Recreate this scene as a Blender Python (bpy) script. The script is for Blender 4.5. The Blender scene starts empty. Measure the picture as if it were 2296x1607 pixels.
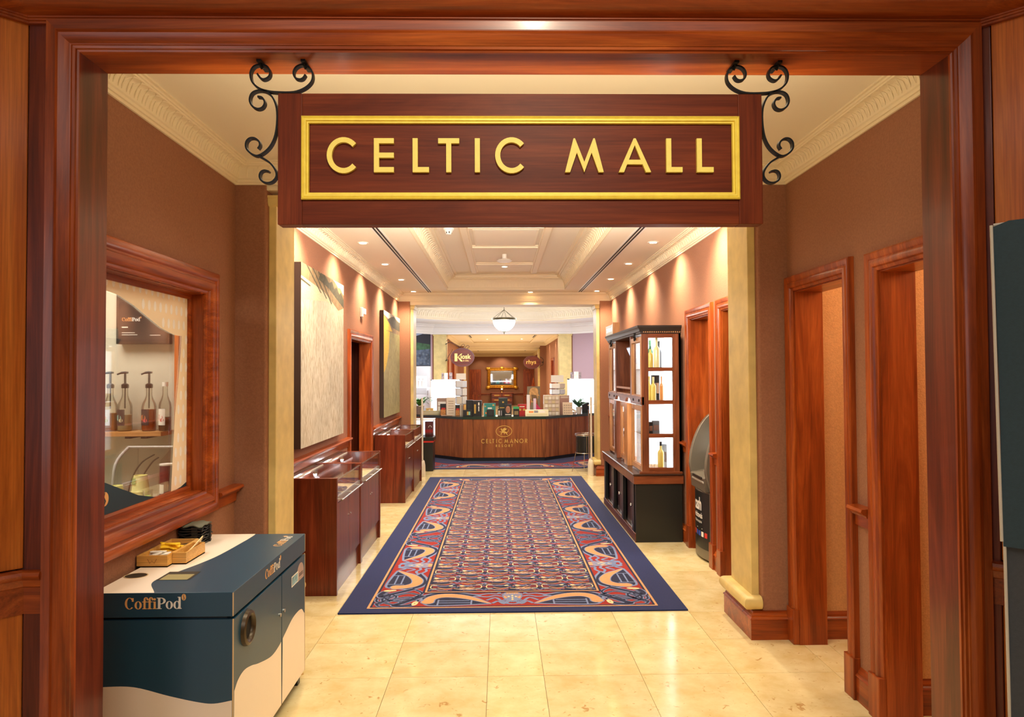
import bpy, bmesh, math, random
from mathutils import Vector, Matrix
R = random.Random(7)
C = bpy.context.scene.collection
sc = bpy.context.scene
PI = math.pi

# ------------------------------------------------------------------ camera, world, lights, exposure
def setup_camera():
    yaw, pitch, roll = 0.017319, 0.022743, -0.005164
    f = Vector((math.sin(yaw)*math.cos(pitch), math.cos(yaw)*math.cos(pitch), math.sin(pitch)))
    r = Vector((math.cos(yaw), -math.sin(yaw), 0)); u = r.cross(f)
    r2 = r*math.cos(roll) + u*math.sin(roll); u2 = u*math.cos(roll) - r*math.sin(roll)
    cd = bpy.data.cameras.new('camera'); cd.sensor_fit = 'HORIZONTAL'; cd.sensor_width = 36.0
    cd.lens = 1560.0/2296.0*36.0; cd.clip_start = 0.02; cd.clip_end = 200
    co = bpy.data.objects.new('camera', cd); C.objects.link(co)
    m = Matrix((( r2.x, u2.x, -f.x, 0), (r2.y, u2.y, -f.y, 0), (r2.z, u2.z, -f.z, 1.58), (0, 0, 0, 1)))
    co.matrix_world = m; sc.camera = co
setup_camera()
w = bpy.data.worlds.new('world'); sc.world = w; w.use_nodes = True
w.node_tree.nodes['Background'].inputs[0].default_value = (1.0, .80, .58, 1)
w.node_tree.nodes['Background'].inputs[1].default_value = 0.10
sc.view_settings.view_transform = 'Standard'; sc.view_settings.look = 'None'
sc.view_settings.exposure = 0.0; sc.view_settings.gamma = 1.0; sc.view_settings.use_curve_mapping = False
sc.cycles.max_bounces = 9; sc.cycles.diffuse_bounces = 5; sc.cycles.glossy_bounces = 4
sc.cycles.transparent_max_bounces = 16; sc.cycles.transmission_bounces = 6
sc.cycles.sample_clamp_indirect = 6; sc.cycles.caustics_reflective = False; sc.cycles.caustics_refractive = False

WARM = (1.0, .62, .26); TUNG = (1.0, .82, .58); SOFT = (1.0, .86, .66); COOL = (.80, .88, 1.0)
def area(name, loc, size, energy, col, rot=(0, 0, 0), spread=None):
    l = bpy.data.lights.new(name, 'AREA'); l.shape = 'RECTANGLE'; l.size, l.size_y = size
    l.energy = energy; l.color = col
    if spread: l.spread = spread
    o = bpy.data.objects.new(name, l); C.objects.link(o); o.location = loc; o.rotation_euler = rot
    return o
def spot(name, loc, energy, col, ang=80, blend=.6, rad=.04, aim=None):
    l = bpy.data.lights.new(name, 'SPOT'); l.energy = energy; l.color = col; l.spot_size = math.radians(ang)
    l.spot_blend = blend; l.shadow_soft_size = rad
    o = bpy.data.objects.new(name, l); C.objects.link(o); o.location = loc
    if aim is not None:
        d = Vector(aim) - Vector(loc); o.rotation_euler = d.to_track_quat('-Z', 'Y').to_euler()
    return o
def point(name, loc, energy, col, rad=.1):
    l = bpy.data.lights.new(name, 'POINT'); l.energy = energy; l.color = col; l.shadow_soft_size = rad
    o = bpy.data.objects.new(name, l); C.objects.link(o); o.location = loc; return o
# foyer behind the camera: ceiling lights and a tall window far back on the left
area('foyer_ceiling_light', (0.1, -0.8, 3.38), (3.2, 2.6), 60, (1.0, .97, .92))
area('foyer_window_light', (-3.6, -3.2, 1.9), (2.2, 2.4), 46, (.90, .94, 1.0), (PI/2, 0, -.45))
spot('foyer_spot', (.22, .1, 3.36), 130, (1.0, .90, .68), 62, .9, .05, (.08, 2.34, 2.28))
# vestibule: light of the low ceiling just beyond the portal, and an added fill hidden behind the sign
area('vestibule_light', (0.08, 2.95, 2.83), (1.9, .6), 25, (1.0, .87, .62), (0, 0, 0), 2.1)
area('vestibule_fill', (0.08, 2.48, 2.38), (2.2, .3), 9, (1.0, .88, .62), (PI/2+.7, 0, 0))
# side passages behind the two openings on the right
point('passage_light', (2.75, 3.70, 2.3), 24, (1.0, .85, .60), .12)
point('side_room_light', (2.75, 2.75, 2.3), 24, (1.0, .85, .60), .12)
point('alcove_light', (2.35, 5.95, 2.4), 9, (1.0, .74, .45), .12)
# corridor fill added behind the sign, then lobby, second hall and servery
area('corridor_fill', (0.08, 4.66, 2.35), (2.4, .5), 92, (1.0, .93, .84), (PI/2+.22, 0, 0))
area('lobby_light', (0.08, 15.4, 2.84), (3.2, 1.4), 215, (.95, .96, 1.0))
area('lobby_up_fill', (0.08, 14.6, 1.0), (2.4, 2.4), 84, (.93, .95, 1.0), (PI, 0, 0))  # added fill facing up, brightens the lobby ceiling
area('second_hall_light', (0.08, 22.5, 2.66), (1.4, 6.5), 150, TUNG)
area('second_hall_up_fill', (0.08, 23, .3), (1.4, 6.5), 70, TUNG, (PI, 0, 0))  # upward fill lamp added under the hall ceiling, no real fitting
area('far_hall_light', (0.08, 31.5, 2.52), (1.6, 6.5), 120, TUNG)
area('servery_light', (-2.35, 3.35, 2.55), (.8, .8), 42, (1.0, .93, .80))

# ------------------------------------------------------------------ mesh helpers
class MB:
    def __init__(s): s.v = []; s.f = []; s.m = []
    def add(s, vs, fs, mi=0):
        b = len(s.v); s.v += [tuple(p) for p in vs]
        s.f += [tuple(b+i for i in f) for f in fs]; s.m += [mi]*len(fs); return s
    def box(s, x0, x1, y0, y1, z0, z1, mi=0):
        if x0 > x1: x0, x1 = x1, x0
        if y0 > y1: y0, y1 = y1, y0
        if z0 > z1: z0, z1 = z1, z0
        return s.add([(x0,y0,z0),(x1,y0,z0),(x1,y1,z0),(x0,y1,z0),(x0,y0,z1),(x1,y0,z1),(x1,y1,z1),(x0,y1,z1)],
                     [(3,2,1,0),(4,5,6,7),(0,1,5,4),(1,2,6,5),(2,3,7,6),(3,0,4,7)], mi)
    def obox(s, o, a, b, c, mi=0):
        o, a, b, c = map(Vector, (o, a, b, c))
        vs = [o, o+a, o+a+b, o+b, o+c, o+a+c, o+a+b+c, o+b+c]
        return s.add(vs, [(3,2,1,0),(4,5,6,7),(0,1,5,4),(1,2,6,5),(2,3,7,6),(3,0,4,7)], mi)
    def quad(s, a, b, c, d, mi=0): return s.add([a, b, c, d], [(0,1,2,3)], mi)
    def prism(s, poly, mapf, d0, d1, mi=0):
        n = len(poly); vs = [mapf(a, b, d0) for a, b in poly] + [mapf(a, b, d1) for a, b in poly]
        fs = [tuple(range(n-1, -1, -1)), tuple(range(n, 2*n))] + [(i, (i+1) % n, n+(i+1) % n, n+i) for i in range(n)]
        return s.add(vs, fs, mi)
    def flat(s, poly, mapf, d, mi=0):
        return s.add([mapf(a, b, d) for a, b in poly], [tuple(range(len(poly)))], mi)
    def stroke(s, pts, w, mapf, d0, d1=None, mi=0, closed=False):
        n = len(pts); L = []; Rr = []
        for i in range(n):
            if closed: p, q = pts[(i-1) % n], pts[(i+1) % n]
            else: p, q = pts[max(i-1, 0)], pts[min(i+1, n-1)]
            dx, dy = q[0]-p[0], q[1]-p[1]; l = math.hypot(dx, dy) or 1
            wi = (w[i] if isinstance(w, (list, tuple)) else w)/2
            L.append((pts[i][0]-dy/l*wi, pts[i][1]+dx/l*wi)); Rr.append((pts[i][0]+dy/l*wi, pts[i][1]-dx/l*wi))
        k = n if closed else n-1
        if d1 is None:
            vs = [mapf(a, b, d0) for a, b in L] + [mapf(a, b, d0) for a, b in Rr]
            return s.add(vs, [(i, n+i, n+(i+1) % n, (i+1) % n) for i in range(k)], mi)
        vs = []
        for d in (d0, d1):
            vs += [mapf(a, b, d) for a, b in L] + [mapf(a, b, d) for a, b in Rr]
        fs = []
        for i in range(k):
            j = (i+1) % n
            fs += [(i, j, n+j, n+i), (2*n+i, 3*n+i, 3*n+j, 2*n+j), (i, 2*n+i, 2*n+j, j), (n+i, n+j, 3*n+j, 3*n+i)]
        if not closed: fs += [(0, n, 3*n, 2*n), (n-1, 3*n-1, 4*n-1, 2*n-1)]
        return s.add(vs, fs, mi)
    def lathe(s, prof, cx, cy, n=20, mi=0, sx=1, sy=1, a0=0, a1=2*PI):
        full = abs(a1-a0-2*PI) < 1e-6; k = n if full else n+1
        vs = [(cx+r*sx*math.cos(a0+(a1-a0)*j/n), cy+r*sy*math.sin(a0+(a1-a0)*j/n), z) for r, z in prof for j in range(k)]
        fs = [(i*k+j, i*k+(j+1) % k, (i+1)*k+(j+1) % k, (i+1)*k+j) for i in range(len(prof)-1) for j in range(n)]
        s.add(vs, fs, mi)
        if full:
            b = len(s.v)-len(vs)
            if prof[0][0] > 1e-5: s.f.append(tuple(b+j for j in range(k-1, -1, -1))); s.m.append(mi)
            if prof[-1][0] > 1e-5: s.f.append(tuple(b+(len(prof)-1)*k+j for j in range(k))); s.m.append(mi)
        return s
    def tube(s, path, r, n=6, mi=0, closed=False, cap=True):
        path = [Vector(p) for p in path]; m = len(path); rings = []
        ref = None
        for i in range(m):
            p = path[(i-1) % m] if closed else path[max(i-1, 0)]; q = path[(i+1) % m] if closed else path[min(i+1, m-1)]
            t = (q-p).normalized() if (q-p).length > 1e-9 else Vector((0, 0, 1))
            if ref is None:
                ref = Vector((0, 0, 1)) if abs(t.z) < .9 else Vector((1, 0, 0))
            a = t.cross(ref)
            if a.length < 1e-4: a = t.cross(Vector((1, .1, 0)))
            a.normalize(); b = a.cross(t).normalized(); ref = b
            rr = r[i] if isinstance(r, (list, tuple)) else r
            rings += [path[i]+a*rr*math.cos(2*PI*j/n)+b*rr*math.sin(2*PI*j/n) for j in range(n)]
        k = m if closed else m-1
        fs = [(i*n+j, i*n+(j+1) % n, ((i+1) % m)*n+(j+1) % n, ((i+1) % m)*n+j) for i in range(k) for j in range(n)]
        if cap and not closed: fs += [tuple(range(n-1, -1, -1)), tuple((m-1)*n+j for j in range(n))]
        return s.add(rings, fs, mi)
    def cyl(s, a, b, r, n=12, mi=0): return s.tube([a, b], r, n, mi)
    def sweep(s, prof, path, mapf, closed=False, mi=0, caps=True, endn=(None, None)):
        """profile of (offset to the left of the path, depth) along a mitred 2D path"""
        n = len(path); P = [Vector((p[0], p[1])) for p in path]; ring = []
        for i in range(n):
            d0 = (P[i]-P[i-1]).normalized() if (closed or i > 0) else None
            d1 = (P[(i+1) % n]-P[i]).normalized() if (closed or i < n-1) else None
            if d0 is None: d0 = d1
            if d1 is None: d1 = d0
            n0 = Vector((-d0.y, d0.x)); n1 = Vector((-d1.y, d1.x)); m = n0+n1
            m = m/ max(m.length_squared, .15)*2
            ring += [mapf(P[i].x+m.x*o, P[i].y+m.y*o, d) for o, d in prof]
        k = len(prof); fs = []
        for i in range(n if closed else n-1):
            j = (i+1) % n
            fs += [(i*k+a, j*k+a, j*k+(a+1) % k, i*k+(a+1) % k) for a in range(k)]
        if caps and not closed: fs += [tuple(range(k)), tuple((n-1)*k+a for a in range(k-1, -1, -1))]
        return s.add(ring, fs, mi)
    def ball(s, c, r, n=12, m=8, mi=0, sc3=(1, 1, 1)):
        vs = []; fs = []
        for i in range(m+1):
            for j in range(n):
                th = PI*i/m; ph = 2*PI*j/n
                vs.append((c[0]+r*sc3[0]*math.sin(th)*math.cos(ph), c[1]+r*sc3[1]*math.sin(th)*math.sin(ph), c[2]+r*sc3[2]*math.cos(th)))
        fs = [(i*n+j, (i+1)*n+j, (i+1)*n+(j+1) % n, i*n+(j+1) % n) for i in range(m) for j in range(n)]
        return s.add(vs, fs, mi)
    def build(s, name, mats, parent=None, smooth=None, bev=0, seg=2, fix=True):
        me = bpy.data.meshes.new(name); me.from_pydata(s.v, [], s.f)
        if not isinstance(mats, (list, tuple)): mats = [mats]
        for m in mats: me.materials.append(m)
        me.polygons.foreach_set('material_index', s.m)
        if fix:
            bm = bmesh.new(); bm.from_mesh(me); bmesh.ops.recalc_face_normals(bm, faces=bm.faces); bm.to_mesh(me); bm.free()
        if smooth is not None:
            me.polygons.foreach_set('use_smooth', [True]*len(me.polygons)); me.set_sharp_from_angle(angle=math.radians(smooth))
        me.update()
        o = bpy.data.objects.new(name, me); C.objects.link(o)
        if parent is not None: adopt(o, parent)
        if bev:
            b = o.modifiers.new('bevel', 'BEVEL'); b.width = bev; b.segments = seg; b.limit_method = 'ANGLE'; b.angle_limit = .6
            b.harden_normals = False
        return o
def adopt(o, parent):
    o.parent = parent; o.matrix_parent_inverse = Matrix.Translation(-(world_loc(parent)))
def world_loc(p):
    v = Vector((0, 0, 0))
    if p.type == 'EMPTY': v = Vector(p.location)
    return v
def thing(name, loc, label, cat, group=None):
    o = bpy.data.objects.new(name, None); C.objects.link(o); o.location = loc; o.empty_display_size = .05
    o['label'] = label; o['category'] = cat
    if group: o['group'] = group
    return o
def tag(o, label, cat, group=None):
    o['label'] = label; o['category'] = cat
    if group: o['group'] = group
    return o
def struct(o): o['kind'] = 'structure'; return o
def stuff(o): o['kind'] = 'stuff'; return o
def shell(name, loc=(0, 0, 0)):
    o = bpy.data.objects.new(name, None); C.objects.link(o); o.location = loc; o['kind'] = 'structure'; return o
def dup(root, delta, label=None, group=None, rotz=None):
    r = root.copy(); C.objects.link(r); r.location = Vector(root.location)+Vector(delta)
    if rotz is not None: r.rotation_euler.z = rotz
    if label: r['label'] = label
    if group: r['group'] = group
    for ch in list(root.children):
        c = ch.copy(); C.objects.link(c); c.parent = r; c.matrix_parent_inverse = ch.matrix_parent_inverse.copy()
        for g in list(ch.children):
            d = g.copy(); C.objects.link(d); d.parent = c; d.matrix_parent_inverse = g.matrix_parent_inverse.copy()
    return r
# plane maps: (a, b, depth) -> world
def on_xz(Y, s=1): return lambda a, b, d: (a, Y+s*d, b)          # wall facing along y
def on_yz(X, s=1): return lambda a, b, d: (X+s*d, a, b)          # wall facing along x
def on_xy(Z, s=1): return lambda a, b, d: (a, b, Z+s*d)
def arc(cx, cy, rx, ry, a0, a1, n=16):
    return [(cx+rx*math.cos(a0+(a1-a0)*i/n), cy+ry*math.sin(a0+(a1-a0)*i/n)) for i in range(n+1)]
def ellipse(cx, cy, rx, ry, n=28): return [(cx+rx*math.cos(2*PI*i/n), cy+ry*math.sin(2*PI*i/n)) for i in range(n)]
def crv(pts, n=6):
    """Catmull-Rom through 2D or 3D points"""
    out = []; m = len(pts)
    for i in range(m-1):
        p0 = pts[max(i-1, 0)]; p1 = pts[i]; p2 = pts[i+1]; p3 = pts[min(i+2, m-1)]
        for k in range(n):
            t = k/n
            out.append(tuple(.5*((2*b)+(-a+c)*t+(2*a-5*b+4*c-d)*t*t+(-a+3*b-3*c+d)*t**3) for a, b, c, d in zip(p0, p1, p2, p3)))
    out.append(tuple(pts[-1])); return out

# ------------------------------------------------------------------ materials
def srgb(r, g, b):
    return tuple(((c/255+.055)/1.055)**2.4 if c > 10.3 else c/255/12.92 for c in (r, g, b))
MC = {}
def base(name):
    m = bpy.data.materials.new(name); m.use_nodes = True
    nt = m.node_tree; return m, nt, nt.nodes['Principled BSDF']
def mat(name, col, rough=.5, metal=0, coat=0, emit=None, es=0, spec=.5, noise=0, nscale=60, bump=0, bscale=200, sheen=0):
    if name in MC: return MC[name]
    m, nt, b = base(name); N = nt.nodes; L = nt.links
    b.inputs['Base Color'].default_value = (*col, 1); b.inputs['Roughness'].default_value = rough
    b.inputs['Metallic'].default_value = metal; b.inputs['Coat Weight'].default_value = coat
    b.inputs['Coat Roughness'].default_value = .12; b.inputs['Specular IOR Level'].default_value = spec
    if sheen: b.inputs['Sheen Weight'].default_value = sheen
    if emit: b.inputs['Emission Color'].default_value = (*emit, 1); b.inputs['Emission Strength'].default_value = es
    if noise or bump:
        tc = N.new('ShaderNodeTexCoord')
    if noise:
        n = N.new('ShaderNodeTexNoise'); n.inputs['Scale'].default_value = nscale; n.inputs['Detail'].default_value = 5
        L.new(tc.outputs['Object'], n.inputs['Vector'])
        mx = N.new('ShaderNodeMix'); mx.data_type = 'RGBA'
        mx.inputs[6].default_value = (*[c*(1-noise) for c in col], 1); mx.inputs[7].default_value = (*[min(1, c*(1+noise)) for c in col], 1)
        r = N.new('ShaderNodeMapRange'); r.inputs[1].default_value = .3; r.inputs[2].default_value = .7
        L.new(n.outputs['Fac'], r.inputs[0]); L.new(r.outputs[0], mx.inputs[0]); L.new(mx.outputs[2], b.inputs['Base Color'])
    if bump:
        n2 = N.new('ShaderNodeTexNoise'); n2.inputs['Scale'].default_value = bscale; n2.inputs['Detail'].default_value = 3
        L.new(tc.outputs['Object'], n2.inputs['Vector'])
        bp = N.new('ShaderNodeBump'); bp.inputs['Strength'].default_value = bump; bp.inputs['Distance'].default_value = .004
        L.new(n2.outputs['Fac'], bp.inputs['Height']); L.new(bp.outputs[0], b.inputs['Normal'])
    MC[name] = m; return m
def wood(name, dark, mid, light, axis='Z', rough=.30, coat=.14, scale=1.0, spec=.34):
    if name in MC: return MC[name]
    m, nt, b = base(name); N = nt.nodes; L = nt.links
    tc = N.new('ShaderNodeTexCoord'); mp = N.new('ShaderNodeMapping')
    oi = N.new('ShaderNodeObjectInfo')
    sv = {'X': (.55, 7, 7), 'Y': (7, .55, 7), 'Z': (7, 7, .55)}[axis]
    mp.inputs['Scale'].default_value = [c*scale for c in sv]
    add = N.new('ShaderNodeVectorMath'); add.operation = 'ADD'; ml = N.new('ShaderNodeVectorMath'); ml.operation = 'SCALE'
    cmb = N.new('ShaderNodeCombineXYZ')
    for i in range(3): L.new(oi.outputs['Random'], cmb.inputs[i])
    L.new(cmb.outputs[0], ml.inputs[0]); ml.inputs['Scale'].default_value = 9
    L.new(tc.outputs['Object'], add.inputs[0]); L.new(ml.outputs[0], add.inputs[1]); L.new(add.outputs[0], mp.inputs['Vector'])
    n = N.new('ShaderNodeTexNoise'); n.inputs['Scale'].default_value = 1.6; n.inputs['Detail'].default_value = 7; n.inputs['Distortion'].default_value = 1.1; n.inputs['Roughness'].default_value = .62
    L.new(mp.outputs[0], n.inputs['Vector'])
    rp = N.new('ShaderNodeValToRGB'); e = rp.color_ramp.elements
    e[0].position = .30; e[0].color = (*dark, 1); e[1].position = .70; e[1].color = (*light, 1)
    q = e.new(.5); q.color = (*mid, 1)
    L.new(n.outputs['Fac'], rp.inputs[0])
    mp2 = N.new('ShaderNodeMapping'); mp2.inputs['Scale'].default_value = {'X': (5, 190, 190), 'Y': (190, 5, 190), 'Z': (190, 190, 5)}[axis]
    n2 = N.new('ShaderNodeTexNoise'); n2.inputs['Scale'].default_value = 1; n2.inputs['Detail'].default_value = 2
    L.new(tc.outputs['Object'], mp2.inputs['Vector']); L.new(mp2.outputs[0], n2.inputs['Vector'])
    r2 = N.new('ShaderNodeMapRange'); r2.inputs[1].default_value = .3; r2.inputs[2].default_value = .7; r2.inputs[3].default_value = .80; r2.inputs[4].default_value = 1.12
    L.new(n2.outputs['Fac'], r2.inputs[0])
    mx = N.new('ShaderNodeMix'); mx.data_type = 'RGBA'; mx.blend_type = 'MULTIPLY'; mx.inputs[0].default_value = 1
    cc = N.new('ShaderNodeCombineColor')
    for i in range(3): L.new(r2.outputs[0], cc.inputs[i])
    L.new(rp.outputs[0], mx.inputs[6]); L.new(cc.outputs[0], mx.inputs[7]); L.new(mx.outputs[2], b.inputs['Base Color'])
    b.inputs['Roughness'].default_value = rough; b.inputs['Coat Weight'].default_value = coat; b.inputs['Coat Roughness'].default_value = .14; b.inputs['Specular IOR Level'].default_value = spec
    MC[name] = m; return m
def emis(name, col, s):
    if name in MC: return MC[name]
    m, nt, b = base(name); b.inputs['Base Color'].default_value = (*col, 1)
    b.inputs['Emission Color'].default_value = (*col, 1); b.inputs['Emission Strength'].default_value = s
    MC[name] = m; return m
def glass(name='pane_glass', tint=(1, 1, 1), rough=.02, refl=.5):
    if name in MC: return MC[name]
    m = bpy.data.materials.new(name); m.use_nodes = True; nt = m.node_tree; N = nt.nodes; L = nt.links
    N.remove(N['Principled BSDF']); out = N['Material Output']
    t = N.new('ShaderNodeBsdfTransparent'); t.inputs[0].default_value = (*tint, 1)
    g = N.new('ShaderNodeBsdfGlossy'); g.inputs['Roughness'].default_value = rough
    f = N.new('ShaderNodeFresnel'); f.inputs[0].default_value = 1.45
    mu = N.new('ShaderNodeMath'); mu.operation = 'MULTIPLY'; mu.inputs[1].default_value = refl
    mx = N.new('ShaderNodeMixShader'); L.new(f.outputs[0], mu.inputs[0]); L.new(mu.outputs[0], mx.inputs[0])
    L.new(t.outputs[0], mx.inputs[1]); L.new(g.outputs[0], mx.inputs[2]); L.new(mx.outputs[0], out.inputs[0])
    MC[name] = m; return m

CH = (srgb(104, 42, 15), srgb(146, 64, 22), srgb(182, 92, 36))
CHD = (srgb(70, 26, 14), srgb(104, 42, 22), srgb(134, 60, 32))
CHO = (srgb(160, 80, 24), srgb(190, 102, 34), srgb(210, 122, 46))
WZ = wood('cherry_vertical', *CH, 'Z'); WX = wood('cherry_across', *CH, 'X'); WY = wood('cherry_along', *CH, 'Y')
WPANEL = wood('cherry_panel_bright', *CHO, 'Z', rough=.33)
WDZ = wood('mahogany_vertical', *CHD, 'Z', rough=.3); WDX = wood('mahogany_across', *CHD, 'X', rough=.3); WDY = wood('mahogany_along', *CHD, 'Y', rough=.3)
WALL = mat('brown_wallpaper', srgb(150, 104, 80), .8, noise=.10, nscale=90, bump=.5, bscale=150, spec=.25)
WALLW = mat('sand_wallpaper', srgb(206, 156, 104), .8, noise=.10, nscale=110, bump=.5, bscale=150, spec=.25)
PURPLE = mat('mauve_paint', srgb(176, 150, 158), .75)
CREAM = mat('cream_plaster', srgb(236, 222, 192), .6, spec=.3)
CEIL = mat('ceiling_paint', srgb(240, 230, 208), .7, spec=.25)
PILA = mat('marbled_cream_paint', srgb(216, 194, 128), .42, noise=.12, nscale=9)
BLACK = mat('black_lacquer', srgb(26, 27, 25), .35)
IRON = mat('wrought_iron', srgb(24, 25, 26), .45, metal=.6)
GOLD = mat('gold_leaf', srgb(252, 222, 84), .45, metal=.1, noise=.08, nscale=40)
CHROME = mat('brushed_steel', (.62, .60, .56), .25, metal=1)
WHITE = mat('white_card', srgb(238, 236, 232), .6)
GLASS = glass()
# ------------------------------------------------------------------ floor
def tile_mat():
    m, nt, b = base('limestone'); N = nt.nodes; L = nt.links
    tc = N.new('ShaderNodeTexCoord'); oi = N.new('ShaderNodeObjectInfo')
    n1 = N.new('ShaderNodeTexNoise'); n1.inputs['Scale'].default_value = 5.5; n1.inputs['Detail'].default_value = 8; n1.inputs['Roughness'].default_value = .62
    n2 = N.new('ShaderNodeTexNoise'); n2.inputs['Scale'].default_value = 22; n2.inputs['Detail'].default_value = 5; n2.inputs['Distortion'].default_value = 1.4
    add = N.new('ShaderNodeVectorMath'); add.operation = 'ADD'; sc_ = N.new('ShaderNodeVectorMath'); sc_.operation = 'SCALE'; sc_.inputs['Scale'].default_value = 11
    cb = N.new('ShaderNodeCombineXYZ')
    L.new(oi.outputs['Random'], cb.inputs[0]); L.new(oi.outputs['Random'], cb.inputs[1]); L.new(cb.outputs[0], sc_.inputs[0])
    L.new(tc.outputs['Object'], add.inputs[0]); L.new(sc_.outputs[0], add.inputs[1])
    L.new(add.outputs[0], n1.inputs['Vector']); L.new(add.outputs[0], n2.inputs['Vector'])
    r1 = N.new('ShaderNodeValToRGB'); e = r1.color_ramp.elements
    e[0].position = .32; e[0].color = (*srgb(216, 194, 138), 1); e[1].position = .68; e[1].color = (*srgb(236, 224, 180), 1)
    L.new(n1.outputs['Fac'], r1.inputs[0])
    r2 = N.new('ShaderNodeMapRange'); r2.inputs[1].default_value = .64; r2.inputs[2].default_value = .73
    L.new(n2.outputs['Fac'], r2.inputs[0])
    mx = N.new('ShaderNodeMix'); mx.data_type = 'RGBA'; mx.inputs[7].default_value = (*srgb(176, 126, 62), 1)
    f = N.new('ShaderNodeMath'); f.operation = 'MULTIPLY'; f.inputs[1].default_value = .75
    L.new(r2.outputs[0], f.inputs[0]); L.new(f.outputs[0], mx.inputs[0]); L.new(r1.outputs[0], mx.inputs[6])
    hv = N.new('ShaderNodeHueSaturation'); v = N.new('ShaderNodeMapRange'); v.inputs[3].default_value = .92; v.inputs[4].default_value = 1.05
    L.new(oi.outputs['Random'], v.inputs[0]); L.new(v.outputs[0], hv.inputs['Value']); L.new(mx.outputs[2], hv.inputs['Color'])
    L.new(hv.outputs[0], b.inputs['Base Color']); b.inputs['Roughness'].default_value = .13; b.inputs['Specular IOR Level'].default_value = .5
    return m
TILE = tile_mat(); GROUT = mat('grout', srgb(120, 92, 52), .8)
floor = struct(MB().box(-4.2, 4.4, -5, 40, -.20, -.008).build('floor', GROUT))
def tile(x0, x1, y0, y1):
    g = .0011; o = MB().box(x0+g, x1-g, y0+g, y1-g, -.008, R.uniform(-.0003, 0)).build('tile', TILE, None)
    adopt(o, floor); return o
cols = [(-.072, .222)]
x = .222
while x < 1.70: cols.append((x, x+.512)); x += .512
cols += [(1.758, 1.902), (1.902, 2.414), (2.414, 2.926), (2.926, 3.40)]
x = -.072
while x > -1.6: cols.append((x-.509, x)); x -= .509
for k in range(-5, 17):
    y0 = 4.155+.4735*k; y1 = y0+.4735
    for a, b in cols:
        if a > -1.08 and b < 1.245 and y0 > 4.65 and y1 < 10.75: continue
        if a > 1.74 and y0 > 6.4: continue
        if b > 3.0 and y0 > 4.3: continue
        tile(a, b, y0, y1)
struct(MB().box(-4.2, 4.4, 11.7335, 40, -.008, 0).box(-4.2, 4.4, -5, 1.78, -.008, 0).build('floor', TILE))

# ------------------------------------------------------------------ walls
def wall_cells(mb, mapf, a0, a1, b0, b1, t, holes):
    A = sorted({a0, a1, *[h[0] for h in holes], *[h[1] for h in holes]}); B = sorted({b0, b1, *[h[2] for h in holes], *[h[3] for h in holes]})
    for i in range(len(A)-1):
        for j in range(len(B)-1):
            ca, cb = (A[i]+A[i+1])/2, (B[j]+B[j+1])/2
            if any(h[0] < ca < h[1] and h[2] < cb < h[3] for h in holes): continue
            if A[i] < a0-1e-6 or A[i+1] > a1+1e-6: continue
            mb.prism([(A[i], B[j]), (A[i+1], B[j]), (A[i+1], B[j+1]), (A[i], B[j+1])], mapf, 0, t)
    return mb
WIN = (2.56, 3.715, .975, 2.015)
DL = (7.30, 8.44, 0, 1.97)
DA, DB, D1, D2 = (5.694, 6.306, 0, 2.07), (4.79, 5.398, 0, 2.07), (3.457, 4.053, 0, 2.06), (2.49, 3.138, 0, 2.045)
XL, XR = -1.575, 1.735
struct(wall_cells(MB(), on_yz(XL, -1), 2.30, 10.8, 0, 3.1, .125, [WIN, DL]).build('wall_left', WALL))
struct(wall_cells(MB(), on_yz(XR, 1), 2.30, 10.8, 0, 3.1, .16, [DA, DB, D1, D2]).build('wall_right', WALL))
# portal wall with its two canted wings, facing the camera
PX0, PX1, PZ, PYF, PYB = -1.378, 1.516, 2.647, 2.298, 2.45
pf = MB()
pf.box(-1.70, PX0-.02, PYF+.01, PYB, 0, 3.2).box(PX1+.02, 1.895, PYF+.01, PYB, 0, 3.2).box(PX0-.02, PX1+.02, PYF+.01, PYB, PZ+.02, 3.2)
struct(pf.build('wall_front', WALL))
wf = shell('wall_front')
for x0, x1 in ((-1.545, -1.47), (1.60, 1.623)): MB().box(x0, x1, PYF-.004, PYF+.012, 0, 2.8).build('stile_board', WDZ, wf, bev=.002)
def cant(x, sgn):
    o = (x, PYF, 0); d = Vector((sgn*.7071, -.7071, 0)); n = Vector((sgn*.7071, .7071, 0))
    p = Vector(o)
    MB().obox(p+n*.03, d*2.4, n*.06, (0, 0, 3.2)).build('backing_board', WDZ, wf)
    for a, b, z0, z1, m in ((.003, .032, 0, 2.8, WDZ), (.034, 2.3, .96, 2.8, WPANEL), (.034, 2.3, .10, .85, WPANEL)) if sgn > 0 else ((.003, 2.3, .96, 2.8, WPANEL), (.003, 2.3, .10, .85, WPANEL)):
        MB().obox(p+d*a+Vector((0, 0, z0)), d*(b-a), n*.03, (0, 0, z1-z0)).build('panel', m, wf, bev=.003)
cant(-1.545, -1); cant(1.623, 1)
path = [(1.623+1.6, PYF-1.6), (1.623, PYF), (-1.545, PYF), (-1.545-1.6, PYF-1.6)]
crown = [(0, 0), (.016, 0), (.016, .007), (.022, .008), (.022, .014), (.028, .015), (.028, .020), (.034, .021), (.05, .026), (.068, .037), (.082, .052), (.09, .07), (.094, .09), (.105, .092), (.105, .2), (0, .2)]
trim1 = shell('trim_1')
MB().sweep(crown, path, on_xy(2.738)).build('crown_moulding', WX, trim1, smooth=35)
rail = [(0, 0), (.006, 0), (.008, .085), (.016, .09), (.02, .102), (.022, .112), (.03, .118), (.034, .128), (.03, .138), (.022, .142), (0, .142)]
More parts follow.
